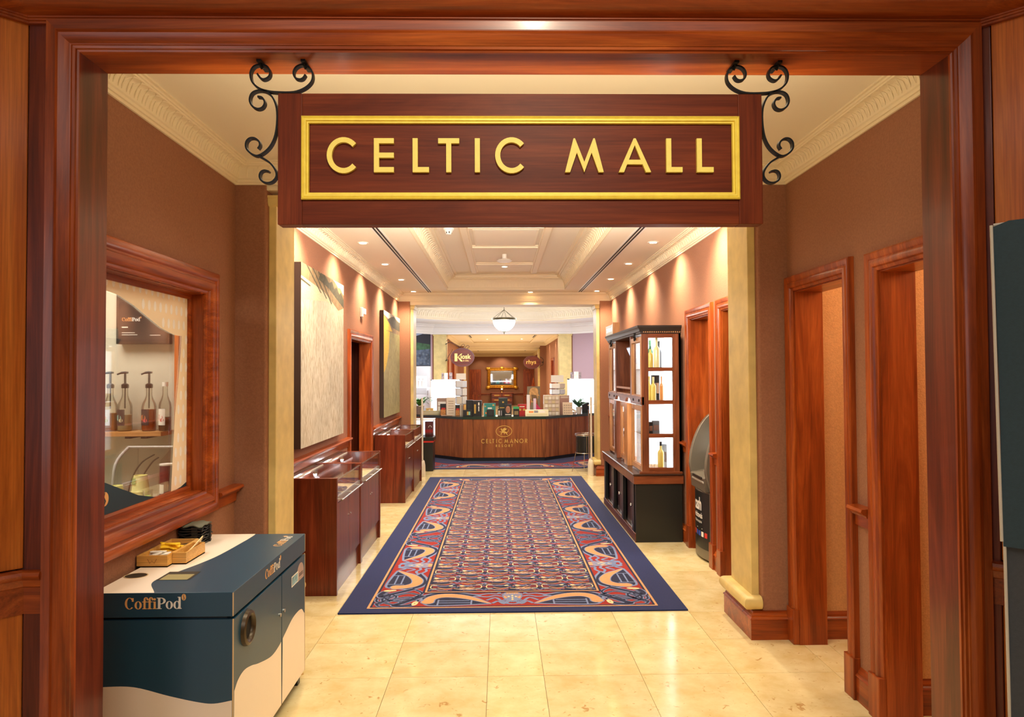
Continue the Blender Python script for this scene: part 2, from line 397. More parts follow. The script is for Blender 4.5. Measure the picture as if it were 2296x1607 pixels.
for pth in ([(-1.478, PYF), (-1.545, PYF), (-3.1, PYF-1.555)], [(3.2, PYF-1.577), (1.623, PYF), (1.614, PYF)]):
    MB().sweep(rail, pth, on_xy(.815)).build('chair_rail', WX, trim1, smooth=35)
# portal casing and lining
trim2 = shell('trim_2')
cas = [(0, 0), (0, .010), (.006, .012), (.008, .019), (.016, .021), (.018, .025), (.024, .027), (.034, .037), (.05, .042), (.062, .036), (.066, .028), (.070, .028), (.072, .021), (.100, .024), (.101, 0)]
ppath = [(PX0, 0), (PX0, PZ), (PX1, PZ), (PX1, 0)]
for i in range(3):
    mb = MB().sweep(cas, ppath[i:i+2], on_xz(PYF, -1))
    # mitre the ends of each length
    k = len(cas); e = 0 if i == 0 else 1
    def mit(v, hi):
        return v
    if i == 0: mb.v = mb.v[:k] + [(x_, y_, PZ+(PX0-x_)) for x_, y_, z_ in mb.v[k:]]
    if i == 2: mb.v = [(x_, y_, PZ+(x_-PX1)) for x_, y_, z_ in mb.v[:k]] + mb.v[k:]
    if i == 1: mb.v = [(PX0-(z_-PZ), y_, z_) for x_, y_, z_ in mb.v[:k]] + [(PX1+(z_-PZ), y_, z_) for x_, y_, z_ in mb.v[k:]]
    mb.build('casing', WX if i == 1 else WZ, trim2, smooth=35)
MB().box(PX0-.02, PX0, PYF, PYB+.005, 0, PZ).build('jamb_lining', WDZ, trim2)
MB().box(PX1, PX1+.02, PYF, PYB+.005, 0, PZ).build('jamb_lining', WDZ, trim2)
MB().box(PX0-.02, PX1+.02, PYF, PYB+.005, PZ, PZ+.02).build('head_lining', WX, trim2)

# end piers of the vestibule and of the corridor, with cream pilasters
def pier(y0, y1, k):
    t = shell('trim_%d' % k)
    for x0, x1, px, s in ((-1.70, -1.391, -1.345, -1), (1.558, 1.895, 1.510, 1)):
        mb = MB(); xi = x1 if s < 0 else x0; xo = x0 if s < 0 else x1; r = .016
        pr = []
        for cy, a0 in ((y0+r, -PI/2), (y1-r, 0)):
            for j in range(5):
                a = a0+PI/2*j/4; pr.append((xi-(-s)*r+(-s)*r*math.cos(a), cy+r*math.sin(a)))
        pr = [(xo, y0)] + pr + [(xo, y1)]
        mb.prism(pr, on_xy(0), 0, 2.80); mb.build('pier_wall', WALL, t, smooth=40)
        a, b = y0+.045, y1-.03
        MB().box(xi, px, a, b, .18, 2.66).build('pilaster', PILA, t, bev=.004)
        # rounded base roll, moulded cap
        tor = [(0, .165)] + [(.027+.035*math.cos(q), .205+.04*math.sin(q)) for q in [(-PI/2)+PI*i/10 for i in range(11)]] + [(0, .245)]
        pth = [(xi, a), (px, a), (px, b), (xi, b)]
        if s < 0: pth = pth[::-1]
        MB().sweep(tor, pth, on_xy(0)).build('base_roll', PILA, t, smooth=50)
        MB().sweep([(0, 2.60), (.012, 2.605), (.02, 2.625), (.02, 2.645), (.028, 2.65), (.028, 2.662), (0, 2.662)], pth, on_xy(0)).build('capital', PILA, t, smooth=40)
        bp = [(-.01, 0), (.03, 0), (.03, .115), (.036, .12), (.03, .128), (.024, .132), (.022, .142), (.012, .15), (.01, .162), (-.01, .166)]
        bpth = [(xo, y0-.0), (px, y0), (px, y1), (xo, y1)]
        if s < 0: bpth = bpth[::-1]
        bx = MB().sweep(bp, bpth, on_xy(0)); bx.box(min(xi, px)+.004, max(xi, px)-.004, y0+.006, y1-.006, .001, .164)
        bx.build('plinth_board', WX, t, smooth=40)
    MB().box(-1.70, 1.895, y0+.01, y1-.01, 2.69 if y0 < 6 else 2.665, 3.15).build('beam', CREAM, t)
pier(4.16, 4.60, 3); pier(10.80, 11.24, 4)
# baseboards and chair rails
base_p = [(0, 0), (.022, 0), (.022, .115), (.028, .12), (.022, .128), (.016, .132), (.014, .142), (.006, .15), (0, .16)]
rail_p = [(0, 0), (.012, 0), (.014, .05), (.03, .055), (.034, .065), (.05, .072), (.058, .082), (.054, .095), (0, .10)]
def along(prof, pieces, z, name, side):
    mb = MB()
    for pts in pieces: mb.sweep(prof, pts, on_xy(z))
    return struct(mb.build(name, WY, smooth=40))
def lw(y0, y1): return [(XL, y1), (XL, y0)]     # left normal of -y is +x
def rw(y0, y1): return [(XR, y0), (XR, y1)]     # left normal of +y is -x
along(base_p, [lw(2.45, 4.16), lw(4.6, 7.21), lw(8.53, 10.8)], 0, 'baseboard_left', 0)
along(base_p, [rw(3.228, 3.367), rw(5.488, 5.604), rw(6.396, 10.8)], 0, 'baseboard_right', 0)
along(rail_p, [lw(3.842, 4.16), lw(4.6, 7.21), lw(8.53, 10.8)], .845, 'trim_5', 0)
along(rail_p, [rw(3.228, 3.367), rw(5.488, 5.604), rw(6.396, 10.8)], .845, 'trim_6', 0)

# ------------------------------------------------------------------ door openings
dcas = [(0, 0), (0, .012), (.006, .016), (.014, .018), (.02, .026), (.034, .030), (.045, .027), (.052, .022), (.06, .026), (.08, .030), (.088, .026), (.09, 0)]
def doorway(k, X, s, op, thick):
    y0, y1, z0, z1 = op; t = shell('door_%d' % k, (X, (y0+y1)/2, 0))
    MB().sweep(dcas, [(y0, 0), (y0, z1), (y1, z1), (y1, 0)], on_yz(X, s)).build('casing', WZ, t, smooth=35)
    a, b = sorted((X, X-s*thick))
    a -= .001; b += .001
    MB().box(a, b, y0-.006, y0+.006, 0, z1).build('jamb_lining', WZ, t); MB().box(a, b, y1-.006, y1+.006, 0, z1).build('jamb_lining', WZ, t)
    MB().box(a, b, y0+.006, y1-.006, z1-.006, z1+.006).build('head_lining', WY, t)
    for yy in (y0-.094, y1-.002): MB().box(X-s*.001, X+s*.036, yy, yy+.096, 0, .20).build('plinth_block', WZ, t, bev=.004)
    return t
dleft = doorway(1, XL, 1, DL, .125)
doorway(2, XR, -1, D1, .16); doorway(3, XR, -1, D2, .16); doorway(4, XR, -1, DA, .16); doorway(5, XR, -1, DB, .16)
# closed panelled leaf behind the left doorway
lf = shell('door_6', (-2.0, 7.9, 0))
MB().box(-2.05, -2.01, 7.0, 8.9, 0, 2.1).build('leaf', WDZ, lf)
for z0, z1 in ((.2, .85), (1.0, 1.95)):
    for a, b in ((7.15, 7.8), (8.0, 8.75)): MB().box(-2.01, -2.0, a, b, z0, z1).build('raised_panel', WZ, lf, bev=.008)
MB().box(-2.0, -1.992, 8.52, 8.60, .98, 1.28).build('push_plate', mat('brass', srgb(190, 150, 80), .3, metal=1), lf)
struct(MB().box(-2.2, -1.70, 6.9, 6.95, 0, 2.5).box(-2.2, -1.70, 8.95, 9.0, 0, 2.5).box(-2.25, -2.2, 6.9, 9, 0, 2.5).box(-2.2, -1.7, 6.9, 9, 2.2, 2.25).build('wall_west', WDZ))
# small rooms behind the right-hand openings
rb = MB()
rb.box(1.895, 3.45, 4.15, 4.25, 0, 2.6).box(1.895, 3.45, 3.225, 3.275, 0, 2.6).box(3.40, 3.5, 2.3, 6.6, 0, 2.6).box(1.895, 3.45, 2.35, 2.44, 0, 2.6)
rb.box(1.895, 2.9, 5.50, 5.56, 0, 2.6).box(1.895, 3.45, 6.40, 6.46, 0, 2.6).box(2.75, 2.8, 5.56, 6.4, 0, 2.6)
struct(rb.build('wall_east', WALLW))
struct(MB().box(1.895, 3.5, 2.3, 6.6, 2.6, 2.66).build('ceiling', CEIL))
mb = MB()
for y in (4.15, 3.225): mb.sweep(base_p, [(1.895, y), (3.4, y)][::1] and [(3.4, y), (1.895, y)], on_xy(0))
struct(mb.build('baseboard_east', WX, smooth=40))

# ------------------------------------------------------------------ ceilings
struct(MB().box(-1.7, 1.9, 2.45, 4.2, 2.84, 2.9).build('ceiling', CEIL))
TX0, TX1, TY0, TY1 = -.79, .985, 5.15, 10.37
cb = MB()
for a in ((-1.7, TX0, 4.55, 10.85), (TX1, 1.9, 4.55, 10.85), (TX0, TX1, 4.55, TY0), (TX0, TX1, TY1, 10.85)): cb.box(a[0], a[1], a[2], a[3], 2.84, 3.2)
cb.box(TX0, TX1, TY0, TY1, 3.05, 3.2)
ceil = struct(cb.build('ceiling', CEIL))
def leaves(mb, prof_s, segs, mapz, w, r=.0035, inner=True):
    """raised leaf outlines along a cove; prof_s(s) -> (offset, height)"""
    for (p, q) in segs:
        p = Vector(p); q = Vector(q); L = (q-p).length; n = max(1, round(L/w)); d = (q-p)/L; nn = Vector((-d.y, d.x))
        for i in range(n):
            c = (i+.5)*L/n
            for k, (hw, top) in enumerate(((.80*L/n, 1.0), (.20*L/n, .60))[:2 if inner else 1]):
                pts = []
                for j in range(9):
                    a = PI*j/8; u = -math.cos(a)*hw; s_ = top*math.sin(a)**.75
                    o, z = prof_s(s_); b = p+d*(c+u)+nn*o; pts.append((b.x, b.y, mapz+z))
                mb.tube(pts, r, 3, cap=False)
def cove1(s):
    a = s*PI/2; return .032+.052*(1-math.cos(a)), .040+.056*math.sin(a)
corn = [(0, 0), (.010, 0), (.012, .012), (.020, .014), (.022, .026), (.030, .030), (.030, .036)] + [cove1(i/7) for i in range(8)] + [(.086, .102), (.092, .104), (.094, .112), (.104, .114), (.104, .122), (0, .122)]
def cornice(k, rect, z, w=.062, inner=True):
    x0, x1, y0, y1 = rect; t = shell('trim_%d' % k)
    pth = [(x0, y0), (x1, y0), (x1, y1), (x0, y1)]
    MB().sweep(corn, pth, on_xy(z), closed=True).build('cornice', CREAM, t, smooth=30)
    lv = MB(); leaves(lv, cove1, [((x1, y0+.1), (x1, y1-.1)), ((x1-.1, y1), (x0+.1, y1)), ((x0, y1-.1), (x0, y0+.1))], z, w, .0027, inner)
    stuff(lv.build('carved_leaves', CREAM, t, smooth=60))
    return t
cornice(7, (XL, XR, 2.45, 4.16), 2.718); cornice(8, (XL, XR, 4.60, 10.80), 2.718, .07)
# coffer: coved rim, panelled top
t9 = shell('trim_9')
def cove2(s): a = s*PI/2; return .02+.085*(1-math.cos(a)), .045+.115*math.sin(a)
rim = [(0, 0), (.014, 0), (.014, .026), (.02, .03), (.02, .042)] + [cove2(i/7) for i in range(8)] + [(.112, .162), (.112, .174), (.135, .178), (.135, .20), (.165, .205), (.165, .212), (0, .212)]
MB().sweep(rim, [(TX0, TY0), (TX1, TY0), (TX1, TY1), (TX0, TY1)], on_xy(2.84), closed=True).build('coffer_cove', CREAM, t9, smooth=30)
lv = MB(); leaves(lv, cove2, [((TX1, TY0+.1), (TX1, TY1-.15)), ((TX1-.15, TY1), (TX0+.15, TY1)), ((TX0, TY1-.15), (TX0, TY0+.1))], 2.84, .10, .0045, False)
stuff(lv.build('carved_leaves', CREAM, t9, smooth=60))
ribp = [(-.05, 0), (-.05, -.012), (-.036, -.016), (-.032, -.03), (.032, -.03), (.036, -.016), (.05, -.012), (.05, 0)]
for pth in ([(-.36, 5.3), (-.36, 9.92)], [(.49, 5.3), (.49, 9.92)], [(-.31, 6.85), (.44, 6.85)], [(-.31, 7.93), (.44, 7.93)], [(-.31, 9.15), (.44, 9.15)]):
    MB().sweep(ribp, pth, on_xy(3.05)).build('rib', CREAM, t9)
MB().sweep([(0, 0), (.03, 0), (.03, -.014), (0, -.02)], [(-.27, 6.95), (.40, 6.95), (.40, 7.83), (-.27, 7.83)], on_xy(3.05), closed=True).build('hatch_frame', CREAM, t9)
MB().box(-.255, .385, 6.965, 7.815, 3.034, 3.046).build('loft_hatch', CEIL, t9)

# downlights, slot diffusers, detectors
RIMW = mat('white_enamel', srgb(240, 238, 230), .4); LAMP = emis('lamp_disc', (1.0, .86, .62), 26)
dl_n = 0
def downlight(x, y, z, label, group=None):
    t = thing('downlight', (x, y, z), label, 'ceiling light', group)
    MB().lathe([(.034, z-.001), (.036, z-.007), (.05, z-.006), (.054, z-.002), (.054, z)], x, y, 20).build('rim', RIMW, t, smooth=40)
    MB().lathe([(0, z-.0045), (.034, z-.0045)], x, y, 18).build('lamp', LAMP, t)
for i, y in enumerate((5.33, 6.62, 7.90, 9.18, 10.50)):
    nm = ('first', 'second', 'third', 'fourth', 'fifth')[i]
    downlight(-1.30, y, 2.84, 'recessed downlight, %s of five from the hanging sign, beside the wall of paintings' % nm, 'downlights along the painting wall')
    downlight(1.475, y, 2.84, 'recessed downlight, %s of five from the hanging sign, above the cash machine side' % nm, 'downlights along the cabinet wall')
    spot('spot', (-1.315, y, 2.82), 105, TUNG, 118, 1.0, .04, (-1.66, y, 1.7)); spot('spot', (1.49, y, 2.82), 105, TUNG, 118, 1.0, .04, (1.83, y, 1.7))
    spot('spot', (-1.30, y, 2.81), 34, TUNG, 130, .9, .04, (-1.30, y, 0)); spot('spot', (1.475, y, 2.81), 22, TUNG, 110, .8, .04, (1.475, y, 0))
for x, y, z, s_ in ((.07, 9.45, 3.05, 'in the far panel of the coffered ceiling'), (.47, 10.62, 2.84, 'between the coffer and the far cornice, off centre')):
    downlight(x, y, z, 'single recessed downlight %s' % s_)
    spot('spot', (x, y, z-.03), 75, TUNG, 120, .9, .04, (x, y, 0))
for y in (5.6, 7.4): spot('spot', (.07, y, 3.02), 60, TUNG, 110, .9, .04, (.07, y, 0))  # extra spots added in the coffer, without fixtures
SLOT = mat('slot_black', (.004, .004, .004), .6)
for x, s_ in ((-1.065, 'painting wall'), (1.23, 'cash machine')):
    t = thing('slot_diffuser', (x, 7.8, 2.84), 'long twin black linear air slot in the ceiling on the side of the %s' % s_, 'air vent', 'linear air slots in the corridor ceiling')
    MB().box(x-.042, x+.042, 5.0, 10.62, 2.8375, 2.841).build('frame', RIMW, t)
    for dx in (-.024, .006): MB().box(x+dx, x+dx+.018, 5.01, 10.61, 2.8365, 2.8380).build('slot', SLOT, t)
t = thing('smoke_detector', (-.51, 6.98, 3.05), 'round white smoke detector with dark vents inside the coffered ceiling', 'smoke detector')
MB().lathe([(.055, 3.05), (.055, 3.035), (.045, 3.03), (.032, 3.0), (.024, 2.99), (0, 2.988)], -.51, 6.98, 20).build('body', RIMW, t, smooth=40)
for i in range(6): MB().box(-.515+.028*math.cos(i), -.505+.028*math.cos(i), 6.975+.028*math.sin(i)-.005, 6.98+.028*math.sin(i)+.005, 2.998, 3.02).build('vent', BLACK, t)
t = thing('ceiling_sensor', (.06, 8.5, 3.05), 'white disc wireless unit on a short stem beneath the coffered ceiling', 'sensor')
MB().lathe([(.03, 3.05), (.03, 2.99)], .06, 8.5, 14).build('stem', RIMW, t, smooth=40)
MB().lathe([(0, 2.99), (.075, 2.988), (.095, 2.97), (.07, 2.955), (0, 2.95)], .06, 8.5, 22).build('disc', RIMW, t, smooth=40)

# window of the servery on the left
w1 = shell('window_1', (XL, 3.1, 1.5))
wy0, wy1, wz0, wz1 = WIN
wcas = [(0, -.03), (0, .014), (.008, .02), (.016, .022), (.022, .034), (.04, .045), (.058, .044), (.066, .034), (.074, .034), (.082, .042), (.1, .046), (.118, .04), (.124, .03), (.127, 0), (.127, -.01)]
MB().sweep(wcas, [(wy0, wz0), (wy0, wz1), (wy1, wz1), (wy1, wz0)], on_yz(XL, 1), closed=True).build('casing', WY, w1, smooth=35)
rv = MB()
for a in ((wy0-.006, wy0+.004, wz0, wz1), (wy1-.004, wy1+.006, wz0, wz1), (wy0, wy1, wz0-.006, wz0+.004), (wy0, wy1, wz1-.004, wz1+.006)): rv.box(-1.701, XL+.001, *a)
rv.build('reveal', WZ, w1)
MB().sweep([(-.03, 0), (-.03, .014), (-.02, .022), (0, .022), (0, 0)], [(wy0, wz0), (wy0, wz1), (wy1, wz1), (wy1, wz0)], on_yz(-1.652, 1), closed=True).build('glazing_bead', WY, w1, smooth=30)
MB().box(-1.650, -1.646, wy0, wy1, wz0, wz1).build('pane', GLASS, w1)
gm = on_yz(-1.645, 1)
FILM = mat('film_peach', srgb(250, 234, 208), .6); FILMW = mat('film_bean_white', srgb(255, 255, 255), .6); TEAL = mat('film_teal', srgb(24, 58, 74), .5)
CB = [(2.56, 1.955), (2.939, 1.938), (3.014, 1.932), (3.153, 1.898), (3.272, 1.857), (3.401, 1.814), (3.50, 1.795), (3.56, 1.788), (3.623, 1.787), (3.620, 1.75), (3.614, 1.701), (3.591, 1.564), (3.554, 1.383), (3.537, 1.228), (3.525, 1.095), (3.516, 1.003)]
film = [(2.56, 2.015), (3.715, 2.015), (3.715, 1.034), (3.62, 1.010), (3.516, 1.000)] + CB[::-1][1:]
MB().flat(film, gm, 0).build('window_film', FILM, w1, fix=False)
tfilm = [(2.56, .975), (3.715, .975), (3.715, 1.034), (3.62, 1.010), (3.516, 1.000), (3.43, .998), (3.346, 1.007), (3.203, 1.04), (3.054, 1.094), (2.937, 1.137), (2.75, 1.19), (2.56, 1.22)]
MB().flat(tfilm, gm, 0).build('window_film', TEAL, w1, fix=False)
def inside(p, poly):
    c = False; n = len(poly)
    for i in range(n):
        a, b = poly[i], poly[(i+1) % n]
        if (a[1] > p[1]) != (b[1] > p[1]) and p[0] < (b[0]-a[0])*(p[1]-a[1])/(b[1]-a[1])+a[0]: c = not c
    return c
mb = MB(); k = 0; z = 1.985
while z > 1.0:
    y = 2.60+(.5 if k % 2 else 0)*.055
    while y < 3.70:
        if all(inside((y+a, z+b), film) for a, b in ((-.014, 0), (.014, 0), (0, .026), (0, -.026))): mb.flat(ellipse(y, z, .013, .025, 12), gm, .0006)
        y += .055
    z -= .072; k += 1
mb.build('bean_print', FILMW, w1, fix=False)
PEACH = mat('peach_print', srgb(232, 178, 112), .55)
def bean(mb, mapf, cx, cz, rx, rz, d, mi=0, gap=True):
    for s in (-1, 1):
        pl = [(cx+s*rx*.06+.15*rx, cz+rz*.98)] + [(cx+s*rx*math.cos(a), cz+rz*math.sin(a)) for a in [PI/2-PI*i/10 for i in range(1, 10)]] + [(cx+s*rx*.06-.15*rx, cz-rz*.98), (cx+s*rx*.18+.18*rx, cz-rz*.3), (cx+s*rx*.12-.18*rx, cz+rz*.3)]
        mb.flat(pl, mapf, d, mi)
mb = MB(); bean(mb, gm, 2.93, 1.07, .03, .03, .001); mb.build('bean_emblem', PEACH, w1, fix=False)

# servery behind the glass
sv = MB(); sv.box(-3.4, -1.70, 4.20, 4.27, 0, 2.7).box(-3.4, -3.33, 2.2, 4.2, 0, 2.7).box(-3.4, -1.70, 2.15, 2.2, 0, 2.7)
struct(sv.build('wall_servery', mat('servery_paint', srgb(206, 200, 180), .7)))
struct(MB().box(-3.4, -1.7, 2.15, 4.27, 2.7, 2.75).build('ceiling', CEIL))
t = shell('door_7', (-1.85, 4.18, 0)); MB().box(-1.935, -1.705, 4.165, 4.20, 0, 2.1).build('casing', wood('orange_pine', srgb(176, 90, 40), srgb(206, 116, 58), srgb(224, 140, 80), 'Z'), t, bev=.004)
MB().box(-1.915, -1.90, 4.155, 4.165, 0, 2.1).box(-1.88, -1.872, 4.158, 4.165, 0, 2.1).build('bead', MC['orange_pine'], t)
DARK = mat('dark_screen', srgb(40, 40, 42), .12, spec=.6)
t = thing('menu_screen', (-2.1, 4.16, 1.91), 'black framed menu screen with orange and white logo on servery wall above the syrups', 'screen')
MB().box(-2.262, -1.962, 4.135, 4.20, 1.770, 2.07).build('casing', BLACK, t, bev=.004)
MB().box(-2.245, -1.972, 4.132, 4.136, 1.785, 2.055).build('display', DARK, t)
OR = mat('print_orange', srgb(222, 150, 84), .5); WP = mat('print_white', srgb(240, 238, 232), .5)
def text(body, size, O, U, V, m, name, parent, bold=0, xs=1, align='LEFT', ext=0, spacing=1):
    cu = bpy.data.curves.new(name, 'FONT'); cu.body = body; cu.size = size; cu.align_x = align; cu.offset = bold; cu.extrude = ext; cu.resolution_u = 3; cu.space_character = spacing
    o = bpy.data.objects.new(name, cu); C.objects.link(o)
    me = bpy.data.meshes.new_from_object(o.evaluated_get(bpy.context.evaluated_depsgraph_get())); me.name = name
    C.objects.unlink(o); bpy.data.objects.remove(o)
    O, U, V = Vector(O), Vector(U), Vector(V); Nn = U.cross(V)
    for v in me.vertices: c = v.co.copy(); v.co = O+U*c.x*xs+V*c.y+Nn*(c.z)
    me.materials.clear(); me.materials.append(m)
    r = bpy.data.objects.new(name, me); C.objects.link(r)
    if parent is not None: adopt(r, parent)
    return r
# bold serif word mark, drawn letter by letter
def wordmark(mapf, x, z, h, d, parent, m1, m2, name='printed_wordmark'):
    A, B = MB(), MB(); d_0 = d; cnt = [0]
    def nx(): cnt[0] += 1; return d_0+cnt[0]*1.6e-5
    def rect(mb, a, b, c, e): mb.flat([(x+a*h, z+b*h), (x+c*h, z+b*h), (x+c*h, z+e*h), (x+a*h, z+e*h)], mapf, nx())
    def ring(mb, cx, cz, ro, rzo, ri, rzi, a0=0, a1=2*PI, n=22):
        o = arc(cx, cz, ro, rzo, a0, a1, n); i = arc(cx, cz, ri, rzi, a0, a1, n)
        d = nx(); mb.add([mapf(x+p*h, z+q*h, d) for p, q in o] + [mapf(x+p*h, z+q*h, d) for p, q in i], [(k, k+1, n+2+k, n+1+k) for k in range(n)])
    def C_(mb, c): ring(mb, c+.42, .5, .42, .52, .22, .47, .75, 2*PI-.75); rect(mb, c+.62, .66, c+.78, .98)
    def o_(mb, c): ring(mb, c+.32, .34, .32, .36, .13, .31)
    def f_(mb, c):
        rect(mb, c+.10, 0, c+.29, .80); rect(mb, c, 0, c+.40, .06); rect(mb, c-.02, .60, c+.42, .67); ring(mb, c+.32, .80, .22, .26, .04, .2, .35, PI, 10)
        mb.flat([(x+(c+.46+p)*h, z+(.86+q)*h) for p, q in ellipse(0, 0, .09, .09, 10)], mapf, nx())
    def i_(mb, c):
        rect(mb, c+.08, 0, c+.27, .66); rect(mb, c, 0, c+.35, .06); rect(mb, c, .60, c+.1, .66)
        mb.flat([(x+(c+.17+p)*h, z+(.86+q)*h) for p, q in ellipse(0, 0, .11, .11, 12)], mapf, nx())
    def P_(mb, c):
        rect(mb, c+.08, 0, c+.30, 1); rect(mb, c-.02, 0, c+.42, .06); rect(mb, c-.02, .94, c+.1, 1.0); ring(mb, c+.36, .71, .42, .29, .20, .23, -PI/2, PI/2, 12); rect(mb, c+.3, .94, c+.38, 1.0); rect(mb, c+.3, .42, c+.38, .48)
    def d_(mb, c): ring(mb, c+.32, .34, .32, .36, .13, .31); rect(mb, c+.46, 0, c+.65, 1.06); rect(mb, c+.38, 1.0, c+.5, 1.06); rect(mb, c+.6, 0, c+.74, .06)
    C_(A, 0); o_(A, .86); f_(A, 1.55); f_(A, 2.0); i_(A, 2.47); P_(B, 2.85); o_(B, 3.62); d_(B, 4.30)
    E_ = MB(); bean(E_, mapf, x+5.22*h, z+1.02*h, .20*h, .30*h, d); E_.build('bean_mark', m1, parent, fix=False)
    A.build(name, m1, parent, fix=False); B.build(name, m2, parent, fix=False)
wordmark(on_xz(4.131, -1), -2.225, 1.905, .021, 0, t, OR, WP, 'screen_wordmark')
MB().box(-2.225, -2.19, 4.1305, 4.132, 1.866, 1.872).build('screen_text', WP, t)
MB().box(-2.225, -2.15, 4.1305, 4.132, 1.835, 1.838).box(-2.225, -2.135, 4.1305, 4.132, 1.823, 1.826).build('screen_text', WP, t); MB().box(-2.06, -2.0, 4.1305, 4.132, 1.82, 1.823).build('screen_text', WP, t)
PINE = wood('shelf_oak', srgb(176, 120, 64), srgb(206, 150, 88), srgb(226, 176, 112), 'X', rough=.4)
t = thing('wall_shelf', (-2.4, 4.1, 1.26), 'narrow oak shelf carrying syrup bottles on the servery wall', 'shelf')
MB().box(-3.3, -1.94, 4.02, 4.20, 1.236, 1.262).build('board', PINE, t, bev=.002)
for x in (-2.15, -2.06): MB().box(x-.004, x+.03, 4.04, 4.19, 1.222, 1.236).build('bracket', BLACK, t)
BG = glass('bottle_glass', (.96, .96, .92), .03, .8)
def bottle(loc, r, h, label_, cat, liq, liqz, labmat, acc, capmat, pump, group):
    x, y, z = loc; t = thing('syrup_bottle' if pump else 'bottle', loc, label_, cat, group)
    pr = [(0, 0), (r*.9, 0), (r, .01), (r, h*.52), (r*.92, h*.60), (r*.6, h*.70), (r*.42, h*.78), (r*.40, h*.97), (r*.44, h*.975), (r*.44, h)]
    MB().lathe([(a, z+b) for a, b in pr], x, y, 20).build('glass_body', BG, t, smooth=50)
    lz = h*liqz; MB().lathe([(0, z+.004), (r*.88, z+.004), (r*.93, z+.012), (r*.93, z+lz), (0, z+lz)], x, y, 20).build('syrup', liq, t, smooth=50)
    MB().lathe([(r*1.012, z+h*.13), (r*1.012, z+h*.48)], x, y, 12, a0=-PI*.86, a1=-PI*.36).build('paper_label', labmat, t, fix=False, smooth=60)
    for q, (da, dz, rr) in enumerate(((-.06, .30, .017), (.12, .24, .011))):
        mb = MB(); pts = [(r*1.02*math.cos(-PI*.6+da*2+a*rr/r), r*1.02*math.sin(-PI*.6+da*2+a*rr/r), z+h*dz+b*rr) for a, b in ellipse(0, 0, 1, 1, 10)]
        mb.add([(x+a, y+b, c) for a, b, c in pts], [tuple(range(10))]); mb.build('label_mark', acc[q], t, fix=False)
    if pump:
        MB().lathe([(r*.46, z+h*.95), (r*.5, z+h*.96), (r*.5, z+h*1.03), (r*.34, z+h*1.05), (.006, z+h*1.06), (.006, z+h*1.28)], x, y, 14).tube([(x, y, z+h*.97), (x, y, z+h*.5)], .004, 6).build('pump', BLACK, t, smooth=40)
        MB().tube(crv([(x+.016, y, z+h*1.295), (x, y, z+h*1.30), (x-.02, y-.004, z+h*1.29), (x-.042, y-.008, z+h*1.255)], 4), [.006]*4+[.007]*5+[.005]*4, 8).build('nozzle', BLACK, t, smooth=60)
    else:
        MB().lathe([(r*.46, z+h*.96), (r*.46, z+h*1.05), (0, z+h*1.05)], x, y, 14).build('cap', capmat, t, smooth=40)
AMB = mat('syrup_amber', srgb(206, 128, 34), .2); CLR = mat('syrup_clear', srgb(222, 206, 164), .2); ORS = mat('syrup_orange', srgb(196, 98, 26), .2); DKS = mat('syrup_brown', srgb(110, 66, 22), .2)
LBL = mat('label_blue', srgb(206, 216, 228), .6); LBD = mat('label_dark', srgb(58, 42, 42), .6); LBW = mat('label_white', srgb(238, 232, 222), .6)
mint = mat('accent_mint', srgb(150, 214, 200), .6); pk = mat('accent_pink', srgb(226, 84, 88), .6); orr = mat('accent_orange', srgb(238, 140, 66), .6); grn = mat('accent_green', srgb(150, 190, 90), .6); red = mat('accent_red', srgb(200, 50, 40), .6)
gsy = 'syrup bottles on the servery shelf'
bottle((-2.272, 4.10, 1.262), .040, .262, 'pump syrup bottle with pale blue label, nearest the portal jamb', 'bottle', AMB, .40, LBL, (orr, grn), None, True, gsy)
bottle((-2.187, 4.10, 1.262), .040, .262, 'pump syrup bottle of clear syrup with a mint motif on dark label', 'bottle', CLR, .36, LBD, (mint, CLR), None, True, gsy)
bottle((-2.048, 4.10, 1.262), .040, .262, 'pump syrup bottle of amber orange syrup with dark label', 'bottle', ORS, .48, LBD, (orr, pk), None, True, gsy)
bottle((-1.948, 4.085, 1.262), .034, .27, 'white capped bottle without a pump at the pine casing end of the shelf', 'bottle', DKS, .30, LBW, (red, red), LBW, False, gsy)
t = thing('servery_counter', (-2.4, 3.6, 0), 'pale worktop counter inside the servery behind the glass', 'counter')
MB().box(-3.3, -1.706, 3.0, 4.19, .86, .90).build('worktop', mat('worktop_stone', srgb(186, 180, 160), .3), t, bev=.004); MB().box(-3.3, -1.72, 3.05, 4.19, 0, .86).build('carcass', BLACK, t)
CUP = mat('cup_yellow', srgb(232, 228, 156), .6); cg = mat('cup_green_print', srgb(140, 170, 90), .6)
def cup(x, y, z, lab, n0=0):
    t = thing('paper_cup', (x, y, z), lab, 'cup', 'upturned yellow paper cups in the servery')
    MB().lathe([(.044, z), (.046, z+.004), (.043, z+.008), (.033, z+.088), (.030, z+.088), (.030, z+.083), (0, z+.083)], x, y, 22).build('cup', CUP, t, smooth=50)
    return t
names_c = ('lowest', 'second lowest', 'middle', 'second highest')
for i in range(4): cup(-1.915, 3.75, .90+.0165*i, 'yellow paper cup, %s of the upturned stack beneath the printed one' % names_c[i])
tc_ = cup(-1.915, 3.75, .90+.066, 'yellow paper cup with green print on top of the upturned stack')
mb = MB(); mb.lathe([(.0425, .90+.066+.045), (.0375, .90+.066+.075)], -1.915, 3.75, 6, a0=-PI*.85, a1=-PI*.55); mb.build('green_print', cg, tc_, fix=False)
cup(-2.045, 3.75, .90+.012, 'single yellow paper cup beside the clear bin, away from the stack')
t = thing('clear_bin', (-1.96, 3.9, .90), 'clear plastic tilted bin with two dark curved lines behind the cups', 'container')
CP = glass('clear_plastic', (.90, .90, .90), .2, .10)
